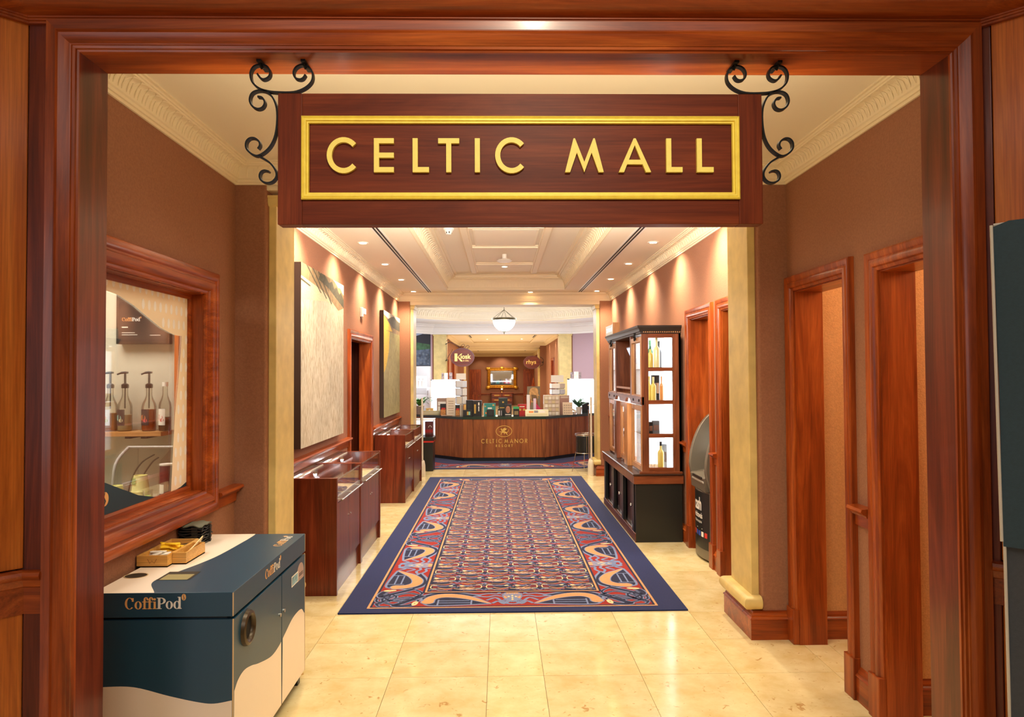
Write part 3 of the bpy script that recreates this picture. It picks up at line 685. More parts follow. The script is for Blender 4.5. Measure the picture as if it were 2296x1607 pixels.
pr = [(3.80, .90), (4.08, .90), (4.08, 1.17), (3.98, 1.18), (3.84, 1.12)]
for xx in (-2.10, -1.855): MB().prism([(a, b) for a, b in pr], on_yz(xx), 0, .005).build('side', CP, t)
MB().box(-2.10, -1.85, 4.075, 4.08, .90, 1.17).build('back', CP, t); MB().tube([(-2.10, 3.98, 1.18), (-1.852, 3.98, 1.18)], .007, 8).tube(crv([(-2.10, 3.82, .93), (-2.098, 3.84, 1.1), (-2.10, 3.98, 1.18)], 5), .008, 8).build('rim', mat('plastic_edge', srgb(196, 190, 186), .25), t, smooth=60)
for dx in (0, .055): MB().tube(crv([(-2.03+dx, 3.83, .91), (-2.0+dx, 3.83, 1.03), (-1.95+dx, 3.83, 1.11), (-1.88+dx*.4, 3.83, 1.155-dx*.3)], 6), .004, 6).build('dark_line', BLACK, t)
t = thing('drink_tin', (-1.80, 3.80, .90), 'tall dark red tin with a white cup picture behind the film edge', 'tin')
MB().lathe([(0, .90), (.036, .90), (.036, 1.10), (0, 1.10)], -1.80, 3.80, 20).build('tin', mat('tin_maroon', srgb(90, 30, 50), .3), t, smooth=40)
MB().lathe([(.0365, .95), (.0365, 1.0)], -1.80, 3.80, 5, a0=-PI*.8, a1=-PI*.5).build('cup_picture', WP, t, fix=False); MB().lathe([(.037, 1.10), (.037, 1.108), (0, 1.108)], -1.80, 3.80, 20).build('lid', LBW, t)
t = thing('tumbler', (-1.862, 3.72, .90), 'small clear tumbler with green drink beside the cup stack', 'glass')
MB().lathe([(.022, .90), (.026, .98), (.024, .98), (.021, .905)], -1.862, 3.72, 16).build('glass_body', BG, t, smooth=50); MB().lathe([(0, .906), (.0205, .906), (.023, .95), (0, .95)], -1.862, 3.72, 16).build('drink', grn, t, smooth=50)

# ------------------------------------------------------------------ hanging sign
SW = wood('sign_mahogany', srgb(88, 33, 14), srgb(110, 45, 19), srgb(128, 58, 27), 'X', rough=.42, coat=.0, spec=.15); SWZ = wood('sign_mahogany_v', srgb(88, 33, 14), srgb(110, 45, 19), srgb(128, 58, 27), 'Z', rough=.42, coat=.0, spec=.15)
SY = 2.34; sx0, sx1, sz0, sz1 = -.745, .898, 2.087, 2.532
sign = thing('hanging_sign', (.076, 2.365, 2.087), 'long mahogany sign reading CELTIC MALL in gold hung from scrolled iron brackets', 'sign')
MB().box(sx0+.082, sx1-.082, SY+.004, SY+.05, sz0+.082, sz1-.082).build('centre_panel', SW, sign)
for a in ((sx0, sx0+.082, sz0, sz1), (sx1-.082, sx1, sz0, sz1)): MB().box(a[0], a[1], SY, SY+.055, a[2], a[3]).build('stile', SWZ, sign, bev=.002)
for a in ((sx0+.082, sx1-.082, sz0, sz0+.082), (sx0+.082, sx1-.082, sz1-.082, sz1)): MB().box(a[0], a[1], SY, SY+.055, a[2], a[3]).build('rail', SW, sign, bev=.002)
gp = [(0, 0), (0, .010), (-.004, .013), (-.008, .010), (-.010, .012), (-.016, .012), (-.018, .007), (-.023, .007), (-.025, 0)]
MB().sweep(gp, [(-.664, 2.170), (-.664, 2.452), (.817, 2.452), (.817, 2.170)], on_xz(SY, -1), closed=True).build('gilt_moulding', GOLD, sign, smooth=30)
GL = mat('gold_letter', srgb(255, 230, 110), .5, metal=.0, noise=.05, nscale=60)
def glyph(mb, ch, x0, x1, z0, z1, w, mapf, d0, d1):
    h = z1-z0; W_ = x1-x0; S = lambda pts, ww=w, cl=False: mb.stroke(pts, ww, mapf, d0, d1, closed=cl)
    if ch == 'C':
        r = h/2+.03*h; rx = W_/1.74; mb.stroke(arc(x0+rx, (z0+z1)/2, rx-w/2, r-w/2, .72, 2*PI-.72, 26), w, mapf, d0, d1)
    elif ch == 'E': S([(x0+w/2, z0), (x0+w/2, z1)]); [S([(x0+w, zz), (x1, zz)]) for zz in (z0+w/2, (z0+z1)/2, z1-w/2)]
    elif ch == 'L': S([(x0+w/2, z0), (x0+w/2, z1)]); S([(x0+w, z0+w/2), (x1, z0+w/2)])
    elif ch == 'T': S([((x0+x1)/2, z0), ((x0+x1)/2, z1-w)]); S([(x0, z1-w/2), (x1, z1-w/2)])
    elif ch == 'I': S([((x0+x1)/2, z0), ((x0+x1)/2, z1)])
    elif ch == 'M':
        c = (x0+x1)/2; a = x0+W_*.25; b = x1-W_*.25
        mb.prism([(x0, z0), (x0+w, z0), (a+w*.45, z1-h*.42), (c, z0+.0), (b-w*.45, z1-h*.42), (x1-w, z0), (x1, z0), (b+w*.2, z1), (b-w*.1, z1), (c, z0+h*.30), (a+w*.1, z1), (a-w*.2, z1)], mapf, d0, d1)
    elif ch == 'A':
        c = (x0+x1)/2
        mb.prism([(x0, z0), (x0+w*1.05, z0), (c, z1-h*.20), (x1-w*1.05, z0), (x1, z0), (c+w*.2, z1), (c-w*.2, z1)], mapf, d0, d1)
        k = .30; mb.stroke([(x0+W_*.24, z0+h*k), (x1-W_*.24, z0+h*k)], w*.9, mapf, d0, d1*.96)
    elif ch == 'N': mb.prism([(x0, z0), (x0+w, z0), (x0+w, z1-h*.25), (x1-w, z0), (x1, z0), (x1, z1), (x1-w, z1), (x1-w, z0+h*.25), (x0+w, z1), (x0, z1)], mapf, d0, d1)
    elif ch == 'O': S(ellipse((x0+x1)/2, (z0+z1)/2, W_/2-w/2, h/2+.02*h-w/2, 26), w, True)
    elif ch == 'R':
        S([(x0+w/2, z0), (x0+w/2, z1)]); S([(x0+w, z1-w/2)]+arc(x1-h*.27, z1-h*.26, h*.25-w*.2, h*.26-w/2, PI/2, -PI/2, 9)+[(x0+w, z1-h*.52+w/2)]); S([(x0+W_*.4, z1-h*.5), (x1-w*.2, z0)])
    elif ch == 'S':
        S(crv([(x1-w*.3, z1-h*.2), ((x0+x1)/2, z1-w/2), (x0+w*.7, z1-h*.26), ((x0+x1)/2, (z0+z1)/2), (x1-w*.6, z0+h*.26), ((x0+x1)/2, z0+w/2), (x0+w*.2, z0+h*.2)], 5))
for ch, a, b in (('C', -.579, -.481), ('E', -.421, -.354), ('L', -.291, -.236), ('T', -.205, -.134), ('I', -.082, -.064), ('C', -.013, .084), ('M', .223, .354), ('A', .405, .515), ('L', .567, .622), ('L', .671, .728)):
    mb = MB(); glyph(mb, ch, a, b, 2.262, 2.377, .0172, on_xz(SY+.004, -1), 0, .012); mb.build('letter', GL, sign)
SB = [crv(p, 4) for p in ([(195, 285), (225, 330), (268, 350), (320, 325), (338, 275), (310, 210), (240, 185), (160, 205), (120, 280), (140, 380), (215, 450), (310, 482), (420, 495), (600, 493), (720, 450), (795, 380), (812, 300), (780, 225), (700, 185), (630, 210), (598, 270), (615, 330), (665, 350), (705, 335), (730, 295)],
  [(200, 545), (250, 555), (280, 610), (255, 665), (200, 682), (140, 650), (113, 580), (140, 505), (215, 475), (300, 492), (370, 560), (413, 680), (416, 850), (388, 1010), (320, 1130), (215, 1205), (140, 1190), (80, 1130), (75, 1060), (110, 1015), (165, 1010), (215, 1045), (228, 1090), (205, 1130)],
  [(215, 1210), (330, 1280), (400, 1370), (410, 1440), (370, 1495), (310, 1512), (250, 1490), (225, 1440), (240, 1390), (280, 1372), (330, 1385)])]
SB = [[(-.752+((540+u/5.02)-624)*.001531, 2.541-((110+v/5.02)-210)*.001532) for u, v in p] for p in SB]
for s in (0, 1):
    mb = MB()
    for p in SB:
        q = [((.153-a) if s else a, b) for a, b in p]
        mb.stroke(q, .0058, on_xz(2.356), 0, .020)
    br = mb.build('scroll_bracket', IRON, sign, smooth=40)
    for px in (585, 682):
        X = -.752+(px-624)*.001531+.003; X = .153-X if s else X
        MB().box(X-.0075, X+.0075, 2.335, 2.425, 2.6395, 2.6475).tube([(X, 2.352, 2.640), (X, 2.366, 2.628), (X, 2.384, 2.640)], .004, 6).build('hook', IRON, br)
# ------------------------------------------------------------------ coffee station cabinet
TE = mat('film_deep_teal', srgb(20, 66, 92), .42, coat=.15); PW = mat('film_pale_peach', srgb(244, 230, 216), .42, coat=.15); EDGE = mat('edge_banding', srgb(196, 170, 130), .5)
cx0, cx1, cy0, cy1 = -1.552, -1.019, 2.685, 3.66
cab = thing('coffee_station_cabinet', (-1.285, 3.17, 0), 'low teal and peach branded coffee station cabinet beside the portal jamb', 'cabinet')
MB().box(cx0, cx1-.018, cy0+.004, cy1, .055, .655).build('body', TE, cab); MB().box(cx0, cx1-.0025, cy0, cy0+.0045, .055, .655).build('front_panel', TE, cab)
MB().box(cx0+.02, cx1-.03, cy0+.02, cy1-.02, .654, .668).build('shadow_gap', BLACK, cab)
for x in (cx0+.03, cx1-.06):
    for y in (cy0+.02, cy1-.06): MB().box(x, x+.04, y, y+.04, 0, .055).build('foot', BLACK, cab)
MB().box(cx0, cx1, cy0, cy1, .665, .757).build('top', TE, cab, bev=.0015)
fm, rm, tm = on_xz(cy0, -1), on_yz(cx1, 1), on_xy(.757)
fw = crv([(-1.552, .400), (-1.505, .406), (-1.391, .404), (-1.257, .369), (-1.15, .345), (-1.089, .339), (-1.0225, .350)], 5)
MB().flat([(-1.552, .056), (-1.0225, .056)] + fw[::-1], fm, .0006).build('wave_print', PW, cab, fix=False)
tw = crv([(-1.274, 3.66), (-1.272, 3.60), (-1.276, 3.486), (-1.299, 3.193), (-1.365, 2.948), (-1.392, 2.87), (-1.385, 2.80), (-1.33, 2.708), (-1.318, 2.686)], 5)
MB().flat([(cx0+.001, 2.686), (cx0+.001, 3.66)] + tw, tm, .0006).build('wave_print', PW, cab, fix=False)
d1 = MB().box(cx1-.018, cx1, cy0+.006, 3.272, .058, .652).build('door', TE, cab, bev=.0015); d2 = MB().box(cx1-.018, cx1, 3.279, cy1-.004, .058, .652).build('door', TE, cab, bev=.0015)
for a in ((cx1-.0025, cx1+.0008, cy0-.001, cy0+.005, .055, .655), (cx1-.005, cx1+.0008, cy1-.004, cy1+.001, .055, .655), (cx1-.0025, cx1+.001, cy0-.001, cy0+.003, .667, .755), (cx1-.004, cx1+.001, cy1-.003, cy1+.001, .667, .755)): MB().box(*a).build('edge_strip', EDGE, cab)
sw = crv([(2.60, .345), (2.689, .376), (2.735, .405), (2.80, .415), (2.880, .400), (2.974, .372), (3.123, .339), (3.231, .342), (3.327, .366), (3.45, .396), (3.583, .393), (3.642, .356), (3.70, .32)], 8)
for a, b, dd in ((2.692, 3.2715, d1), (3.2795, 3.655, d2)):
    pl = [(a, .0585), (b, .0585)] + [p for p in sw if a < p[0] < b][::-1]
    o = MB().flat(pl, rm, .0006).build('wave_print', PW, dd, fix=False); o.matrix_parent_inverse = Matrix()
wordmark(fm, -1.427, .697, .0425, .0007, cab, PEACH, WP)
wordmark(lambda a, b, d: (cx1+d, a, b), 3.045, .698, .040, .0007, cab, PEACH, WP)
wordmark(lambda a, b, d: (-b, a, .757+d), 3.395, 1.062, .040, .0007, cab, PEACH, WP)
# round bin inlet, door locks, sticker, openings in the top
mb = MB()
mb.sweep([(-.006, 0), (-.004, .012), (.006, .018), (.016, .014), (.020, 0)], ellipse(2.829, .572, .050, .050, 28)[::-1], on_yz(cx1, 1), closed=True)
o = mb.build('bin_ring', mat('ring_bronze', srgb(66, 52, 34), .35, metal=.3), d1, smooth=50); o.matrix_parent_inverse = Matrix()
o = MB().flat(ellipse(2.829, .572, .052, .052, 28), rm, .001).build('bin_opening', mat('void_black', (.003, .003, .003), .9), d1, fix=False); o.matrix_parent_inverse = Matrix()
for y, dd in ((3.246, d1), (3.306, d2)):
    o = MB().cyl((cx1, y, .479), (cx1+.006, y, .479), .009, 14).build('lock', CHROME, dd, smooth=40); o.matrix_parent_inverse = Matrix()
stk = [(3.52, .545)] + [(3.575-.06*math.cos(a), .575+.055*math.sin(a)) for a in [PI*i/12 for i in range(13)]] + [(3.635, .545)]
o = MB().flat(stk, rm, .0008).build('sticker', mat('sticker_mauve', srgb(170, 150, 146), .5), d2, fix=False); o.matrix_parent_inverse = Matrix()
o = MB().flat([(3.425, .548), (3.535, .548), (3.535, .600), (3.425, .600)], rm, .0009).build('sticker_edge', WP, d2, fix=False); o.matrix_parent_inverse = Matrix()
o = MB().flat([(3.432, .553), (3.528, .553), (3.528, .594), (3.432, .594)], rm, .0012).build('sticker_picture', mat('picture_sea', srgb(130, 176, 196), .4, noise=.5, nscale=40), d2, fix=False); o.matrix_parent_inverse = Matrix()
for zz in (.566, .575): o = MB().flat([(3.55, zz), (3.62, zz), (3.62, zz+.005), (3.55, zz+.005)], rm, .0012).build('sticker_text', BLACK, d2, fix=False); o.matrix_parent_inverse = Matrix()
HOLE = mat('opening_dark', srgb(46, 36, 24), .7)
MB().flat(ellipse(-1.505, 2.915, .047, .040, 28), tm, .0009).build('round_opening', HOLE, cab, fix=False)
MB().sweep([(0, 0), (.004, 0), (.004, .002), (0, .002)], ellipse(-1.505, 2.915, .047, .040, 28), tm, closed=True).build('opening_rim', EDGE, cab)
MB().flat([(-1.392, 2.85), (-1.258, 2.85), (-1.262, 2.97), (-1.392, 2.97)], tm, .0009).build('slot_opening', HOLE, cab, fix=False)
MB().flat([(-1.38, 2.852), (-1.268, 2.852), (-1.27, 2.93), (-1.38, 2.93)], tm, .0013).build('slot_floor', mat('slot_floor', srgb(150, 140, 96), .6), cab, fix=False)
# bamboo organiser with sachets and stirrers
BAM = wood('bamboo', srgb(196, 140, 62), srgb(218, 166, 88), srgb(232, 188, 112), 'X', rough=.4, coat=.1); BURN = mat('branding_burn', srgb(150, 100, 50), .6)
tz = .757; tr = thing('bamboo_organiser', (-1.49, 3.19, tz), 'stepped bamboo organiser of compartments on the coffee station top', 'tray')
def tray_box(x0, x1, y0, y1, div):
    MB().box(x0, x1, y0, y1, tz, tz+.006).build('bottom', BAM, tr)
    for a in ((x0, x1, y0, y0+.007), (x0, x1, y1-.007, y1), (x0, x0+.007, y0+.007, y1-.007), (x1-.007, x1, y0+.007, y1-.007)): MB().box(a[0], a[1], a[2], a[3], tz, tz+.051).build('side', BAM, tr)
    for y in div: MB().box(x0+.007, x1-.007, y, y+.006, tz+.006, tz+.047).build('divider', BAM, tr)
tray_box(-1.567, -1.436, 3.04, 3.352, (3.13, 3.245)); tray_box(-1.435, -1.376, 3.085, 3.28, ())
MB().stroke([(-1.521, tz+.036), (-1.511, tz+.018), (-1.502, tz+.029), (-1.492, tz+.018), (-1.482, tz+.036)], .0028, on_xz(3.0395, -1), 0, None).build('burnt_mark', BURN, tr, fix=False)
YS = mat('sachet_yellow', srgb(250, 204, 40), .5); WS = mat('sachet_white', srgb(240, 238, 230), .55); BR_ = mat('sachet_brown', srgb(130, 92, 60), .55)
def sachet(nm, m, x, y, z, rz, tilt, l, w_, lab, grp):
    t = MB().obox((-l/2, -w_/2, 0), (l, 0, 0), (0, w_, 0), (0, 0, .008)).build(nm, m, bev=.003)
    t.location = (x, y, z); t.rotation_euler = (tilt, R.uniform(-.1, .1), rz); tag(t, lab, 'sachet', grp)
for i in range(12):
    sachet('sugar_sachet', YS, -1.50+R.uniform(-.03, .025), 3.19+R.uniform(-.028, .032), tz+.026+.0034*i, R.uniform(-.7, .5), R.uniform(-.3, .3), .080, .022, 'yellow sugar sachet heaped in the middle compartment of the bamboo organiser', 'yellow sachets in the bamboo organiser')
for i in range(5):
    sachet('sugar_sachet', WS, -1.50+R.uniform(-.025, .025), 3.09+R.uniform(-.012, .012), tz+.030+.005*i, R.uniform(-.9, .9), R.uniform(-.5, .5), .06, .036, 'white sachet in the front compartment of the bamboo organiser', 'white sachets in the bamboo organiser')
for i in range(3):
    sachet('sugar_sachet', (BR_, WS, BLACK)[i], -1.49+.018*i-.02, 3.30, tz+.02+.005*i, .3*i-.2, .2, .07, .02, ('brown', 'white', 'black')[i]+' sachet in the back compartment of the bamboo organiser', None)
for i in range(4):
    a = Vector((-1.418+.009*i, 3.10, tz+.020+.004*i)); d = Vector((.012-.006*i, .20, .030+.004*i))
    t = MB().obox(a, d, (.005, 0, 0), (0, 0, .0016)).build('wooden_stirrer', mat('birch', srgb(236, 214, 164), .6)); tag(t, 'thin pale wooden stirrer leaning in the side compartment of the organiser', 'stirrer', 'stirrers in the bamboo organiser')
# black folded cup carriers
CB_ = mat('carrier_black', srgb(30, 31, 31), .5); CG = mat('carrier_grey', srgb(104, 106, 92), .6)
nn_ = ('bottom', 'second', 'third', 'fourth', 'fifth', 'sixth', 'seventh', 'top')
for i in range(8):
    z = .757+.0125*i; jx, jy = R.uniform(-.006, .006), R.uniform(-.006, .006); hw = .058
    mb = MB(); n = 8; vs = []; fs = []
    for k in range(2):
        for a in range(n+1):
            for b in range(n+1):
                u, v = a/n*2-1, b/n*2-1
                e = .0045*math.sin(u*5+i)*math.sin(v*6-i*.7)*(abs(u)**3+abs(v)**3)
                vs.append((-1.508+jx+u*hw, 3.478+jy+v*hw, z+.003+k*.005+(e if i else abs(e)*.5)))
    st = (n+1)**2
    for a in range(n):
        for b in range(n):
            q = (a*(n+1)+b, (a+1)*(n+1)+b, (a+1)*(n+1)+b+1, a*(n+1)+b+1); fs.append(q[::-1]); fs.append(tuple(st+c for c in q))
    rim_ = [a*(n+1) for a in range(n+1)] + [n*(n+1)+b for b in range(1, n+1)] + [a*(n+1)+n for a in range(n-1, -1, -1)] + [b for b in range(n-1, 0, -1)]
    for c in range(len(rim_)): d_ = (c+1) % len(rim_); fs.append((rim_[c], rim_[d_], st+rim_[d_], st+rim_[c]))
    mb.add(vs, fs)
    if i < 7:
        for (ex, ey) in ((.05, .03), (-.05, .02), (.02, -.055)): mb.box(-1.508+ex-.012, -1.508+ex+.014, 3.478+ey-.006, 3.478+ey+.006, z+.002, z+.0125)
    o = mb.build('cup_carrier', CG if i == 7 else CB_, smooth=40); tag(o, 'folded %s card cup carrier, %s of the stack by the window' % ('grey topped' if i == 7 else 'black', nn_[i]), 'cup carrier', 'cup carriers on the coffee station')

# ------------------------------------------------------------------ glass topped display cases along the left wall
BED = mat('display_bed', srgb(226, 204, 160), .7); ITEM = mat('case_item_steel', srgb(120, 110, 124), .35, metal=.4)
ITEMD = mat('case_item_dark', srgb(60, 50, 60), .4)
def case(y0, y1, lab, last):
    t = thing('display_case', (-1.37, (y0+y1)/2, 0), lab, 'display case', 'glass topped cases along the painting wall')
    x0, x1, H = -1.555, -1.176, .838; pn = .034
    for a in (y0, y1-pn): MB().box(x0, x1, a, a+pn, 0, H).build('side_panel', WDZ, t, bev=.002)
    ya, yb = y0+pn, y1-pn
    MB().box(x0, x0+.02, ya, yb, 0, H-.01).build('back_panel', WDZ, t)
    MB().box(x0+.02, x1-.02, ya, yb, .655, .672).build('display_bed', BED, t)
    MB().box(x0+.02, x1-.012, ya, yb, .60, .655).build('rail', WDY, t)
    MB().box(x0+.03, x1-.02, ya, yb, 0, .17).build('kick_board', WDY, t)
    m = (ya+yb)/2
    for i, (a, b) in enumerate(((ya+.001, m-.001), (m+.001, yb-.001))):
        d = MB().box(x1-.024, x1-.006, a, b, .172, .652).build('door', WDZ, t, bev=.0015)
        yy = m-.035 if i == 0 else m+.035
        k = MB().cyl((x1-.006, yy, .50), (x1-.001, yy, .50), .007, 10).build('lock', CHROME, d, smooth=40); k.matrix_parent_inverse = d.matrix_parent_inverse.copy() if False else Matrix()
    MB().box(x0, x1-.006, ya, yb, H-.009, H-.003).build('glass_top', GLASS, t)
    MB().box(x1-.012, x1-.007, ya, yb, .68, H-.012).build('front_glass', GLASS, t)
    MB().box(x1-.014, x1-.004, ya, yb, H-.018, H-.010).build('glass_edge', CHROME, t)
    MB().box(x1-.012, x1-.003, ya, yb, .660, .700).build('sill_rail', mat('satin_steel', (.60, .58, .52), .3, metal=1), t)
    bar = MB().cyl((x1+.022, ya+.03, .672), (x1+.022, yb-.03, .672), .006, 10)
    for q in (ya+.08, m, yb-.08): bar.cyl((x1-.004, q, .672), (x1+.022, q, .672), .004, 8)
    bar.build('handle_bar', CHROME, t, smooth=40)
    MB().cyl((x0+.06, ya, .826), (x0+.06, yb, .826), .008, 8).build('light_tube', mat('tube_housing', (.75, .74, .70), .3, metal=.6), t)
    return t
cl_ = []
ys = ((5.040, 5.930), (5.932, 6.860), (8.640, 9.535), (9.537, 10.450))
cd = ('glass topped wooden display case nearest the portal', 'glass topped wooden display case just before the left doorway', 'glass topped wooden display case just past the left doorway', 'glass topped wooden display case farthest along the painting wall')
for (a, b), l in zip(ys, cd): case(a, b, l, False)
def jewel(x, y, s, m, lab, kind):
    z = .672
    if kind == 0:
        o = MB().ball((x, y, z+.018*s), .035*s, 14, 8, 0, (1.0, 1.5, .5)).tube([(x+.06*s*math.cos(a), y+.09*s*math.sin(a), z+.012*s+.006*s*math.sin(3*a)) for a in [2*PI*i/24 for i in range(24)]], .011*s, 6, closed=True)
        o = o.build('bracelet', m, smooth=60); tag(o, lab, 'jewellery', 'pieces lying in the display cases')
    else:
        mb = MB().box(x-.05*s, x+.05*s, y-.07*s, y+.07*s, z, z+.02*s)
        for i in range(4): mb.ball((x-.03*s+.02*s*i, y+.03*s*math.sin(i*2), z+.026*s), .014*s, 8, 6)
        o = mb.build('gift_tin', m, smooth=40); tag(o, lab, 'gift', 'pieces lying in the display cases')
jewel(-1.27, 5.22, 1.2, ITEM, 'steel bracelet at the near end of the first display case', 0); jewel(-1.36, 5.42, 1.0, ITEMD, 'dark gift tin behind the bracelet in the first display case', 1)
jewel(-1.28, 5.55, .9, ITEM, 'steel bracelet in the middle of the first display case', 0); jewel(-1.32, 6.15, 1.0, ITEMD, 'dark bracelet in the second display case', 0)
jewel(-1.30, 8.95, 1.0, WS, 'white bracelet in the third display case', 0); jewel(-1.30, 9.9, 1.0, WS, 'white bracelet in the fourth display case', 0)
CASEL = emis('case_lamp', (.92, .96, 1.0), 160)
for (a, b), nm in zip(ys, ('first', 'second', 'third', 'fourth')):
    y = (a+b)/2+(.08 if a < 5.5 else .1)
    t = thing('case_lamp', (-1.50, y, .82), 'small bright lamp inside the back edge of the %s display case' % nm, 'lamp', 'lamps inside the display cases')
    MB().lathe([(0, .800), (.016, .800), (.02, .812), (.02, .824)], -1.47, y, 12).build('reflector', CHROME, t, smooth=40); MB().ball((-1.47, y, .797), .014, 10, 6).build('bulb', CASEL, t)
    point('case_light', (-1.455, y, .775), 1.3, (.90, .95, 1.0), .02)

# ------------------------------------------------------------------ paintings
def painting(k, y0, y1, z0, z1, lab, field_a, field_b):
    t = thing('canvas_painting', (XL, (y0+y1)/2, z0), lab, 'painting')
    MB().box(XL+.004, XL+.055, y0, y1, z0, z1).build('stretcher', mat('canvas_edge', srgb(52, 34, 22), .7), t)
    m, nt, b = base('painted_field_%d' % k); N = nt.nodes; L = nt.links
    tc = N.new('ShaderNodeTexCoord'); mp = N.new('ShaderNodeMapping'); mp.inputs['Scale'].default_value = (26, 90, 14); L.new(tc.outputs['Object'], mp.inputs['Vector'])
    n = N.new('ShaderNodeTexNoise'); n.inputs['Scale'].default_value = 1; n.inputs['Detail'].default_value = 6; n.inputs['Distortion'].default_value = .8; L.new(mp.outputs[0], n.inputs['Vector'])
    r = N.new('ShaderNodeValToRGB'); e = r.color_ramp.elements; e[0].position = .36; e[0].color = (*field_a, 1); e[1].position = .56; e[1].color = (*field_b, 1); L.new(n.outputs['Fac'], r.inputs[0])
    n3 = N.new('ShaderNodeTexNoise'); n3.inputs['Scale'].default_value = 2.2; L.new(tc.outputs['Object'], n3.inputs['Vector'])
    hv = N.new('ShaderNodeHueSaturation'); mr = N.new('ShaderNodeMapRange'); mr.inputs[1].default_value = .3; mr.inputs[2].default_value = .7; mr.inputs[3].default_value = .82; mr.inputs[4].default_value = 1.1
    L.new(n3.outputs['Fac'], mr.inputs[0]); L.new(mr.outputs[0], hv.inputs['Value']); L.new(r.outputs[0], hv.inputs['Color']); L.new(hv.outputs[0], b.inputs['Base Color']); b.inputs['Roughness'].default_value = .65
    bp = N.new('ShaderNodeBump'); bp.inputs['Strength'].default_value = .6; bp.inputs['Distance'].default_value = .004; L.new(n.outputs['Fac'], bp.inputs['Height']); L.new(bp.outputs[0], b.inputs['Normal'])
    pm = on_yz(XL+.055, 1); W_, H_ = y1-y0, z1-z0
    fp = lambda u, v: (y0+u*W_, z0+v*H_)
    P_ = lambda pts, m_, d, nm: MB().flat([fp(u, v) for u, v in pts], pm, d).build(nm, m_, t, fix=False)
    P_([(0, 0), (1, 0), (1, 1), (0, 1)], m, .001, 'painted_field')
    return t, P_
p1, P1 = painting(1, 5.335, 6.78, 1.02, 2.45, 'tall pale canvas painting of a snowy field below dark hills, nearest the pier', srgb(150, 134, 108), srgb(186, 176, 156))
sn = mat('paint_snow', srgb(186, 168, 136), .65, noise=.18, nscale=60); hl = mat('paint_hill_brown', srgb(128, 104, 74), .65, noise=.35, nscale=26); fr = mat('paint_fir', srgb(70, 66, 52), .65, noise=.4, nscale=40); skm = mat('paint_sky', srgb(206, 200, 184), .65)
P1([(0, .80), (.55, .845), (1, .80), (1, 1), (0, 1)], sn, .0014, 'painted_snow'); P1([(0, .93), (.5, .895), (.85, .815), (1, .845), (1, 1), (0, 1)], hl, .0018, 'painted_hill')
P1([(.35, .955), (.6, .93), (1, .845), (1, .90), (.93, .945), (.88, .925), (.8, .965), (.74, .945), (.68, .985), (.6, .965), (.5, 1), (.4, 1)], fr, .0022, 'painted_firs')
P1([(.70, 1), (.78, .985), (.84, .965), (.9, .97), (1, .93), (1, 1)], skm, .0026, 'painted_sky')
P1([(0, .905), (.18, .89), (.18, .897), (0, .915)], fr, .0026, 'painted_fence')
for i in range(3): P1([(.1+.12*i, 1), (.4+.13*i, .88-.02*i), (.42+.13*i, .882-.02*i), (.13+.12*i, 1)], fr, .0028, 'painted_track')
p2, P2 = painting(2, 9.125, 10.57, 1.02, 2.43, 'tall yellow green canvas painting of a meadow, beyond the left doorway', srgb(118, 108, 54), srgb(160, 152, 104))
yl = mat('paint_yellow', srgb(200, 168, 50), .65, noise=.25, nscale=50); P2([(0, .42), (.10, .45), (.28, .62), (.34, .82), (0, .82)], yl, .0013, 'painted_gorse')
P2([(0, .82), (1, .82), (1, 1), (0, 1)], hl, .0014, 'painted_hill'); P2([(0, .82), (.5, .83), (.3, .90), (0, .95)], yl, .0018, 'painted_slope'); P2([(.2, .93), (.5, .87), (1, .86), (1, .95), (.8, .955), (.6, .985), (.45, .97)], fr, .0022, 'painted_firs'); P2([(0, 1), (0, .965), (.25, .94), (.45, .975), (.6, .99), (.8, .965), (1, .955), (1, 1)], skm, .0026, 'painted_sky')
t = thing('wall_sensor', (XL, 7.9, 2.3), 'small white two part wall sensor above the left doorway', 'sensor')
MB().box(XL, XL+.03, 7.86, 7.90, 2.24, 2.345).build('body', RIMW, t, bev=.004); MB().box(XL, XL+.045, 7.90, 7.985, 2.27, 2.335).build('head', RIMW, t, bev=.004); MB().lathe([(.008, 2.22), (.012, 2.24)], XL+.016, 7.88, 10).build('knob', CHROME, t)

# ------------------------------------------------------------------ tall lit drinks cabinet on the right
OAK = wood('cabinet_oak', srgb(74, 38, 22), srgb(108, 58, 34), srgb(136, 78, 48), 'Z', rough=.35); OAKY = wood('cabinet_oak_along', srgb(74, 38, 22), srgb(108, 58, 34), srgb(136, 78, 48), 'Y', rough=.35); OAKX = wood('cabinet_oak_across', srgb(84, 40, 20), srgb(118, 60, 32), srgb(140, 76, 42), 'X', rough=.35)
OAKL = wood('cabinet_oak_light', srgb(150, 98, 56), srgb(184, 128, 78), srgb(206, 152, 98), 'Z', rough=.35)
BROWN = mat('sliding_brown', srgb(58, 36, 38), .35); CROWN = mat('crown_ebony', srgb(40, 32, 28), .4); LIT = emis('lit_back', (.93, .96, 1.0), 5.5)
dc = thing('drinks_cabinet', (1.48, 7.5, 0), 'tall lit wooden drinks cabinet with glazed bays and black base', 'cabinet')
bx0, bx1, by0, by1 = 1.262, 1.705, 6.53, 8.50
MB().box(bx0+.004, bx1, by0, by0+.025, 0, .545).build('end_panel', BLACK, dc); MB().box(bx0+.004, bx1, by1-.025, by1, 0, .545).build('end_panel', BLACK, dc)
MB().box(bx0+.06, bx1, by0+.025, by1-.025, .01, .02).box(bx1-.02, bx1, by0+.025, by1-.025, 0, .545).build('back_panel', BLACK, dc)
MB().box(bx0-.004, bx0+.02, by0+.002, by1, 0, .082).build('plinth', OAKY, dc, bev=.002)
MB().box(bx0+.02, bx0+.05, by0+.025, by1-.025, .082, .092).build('runner', CHROME, dc)
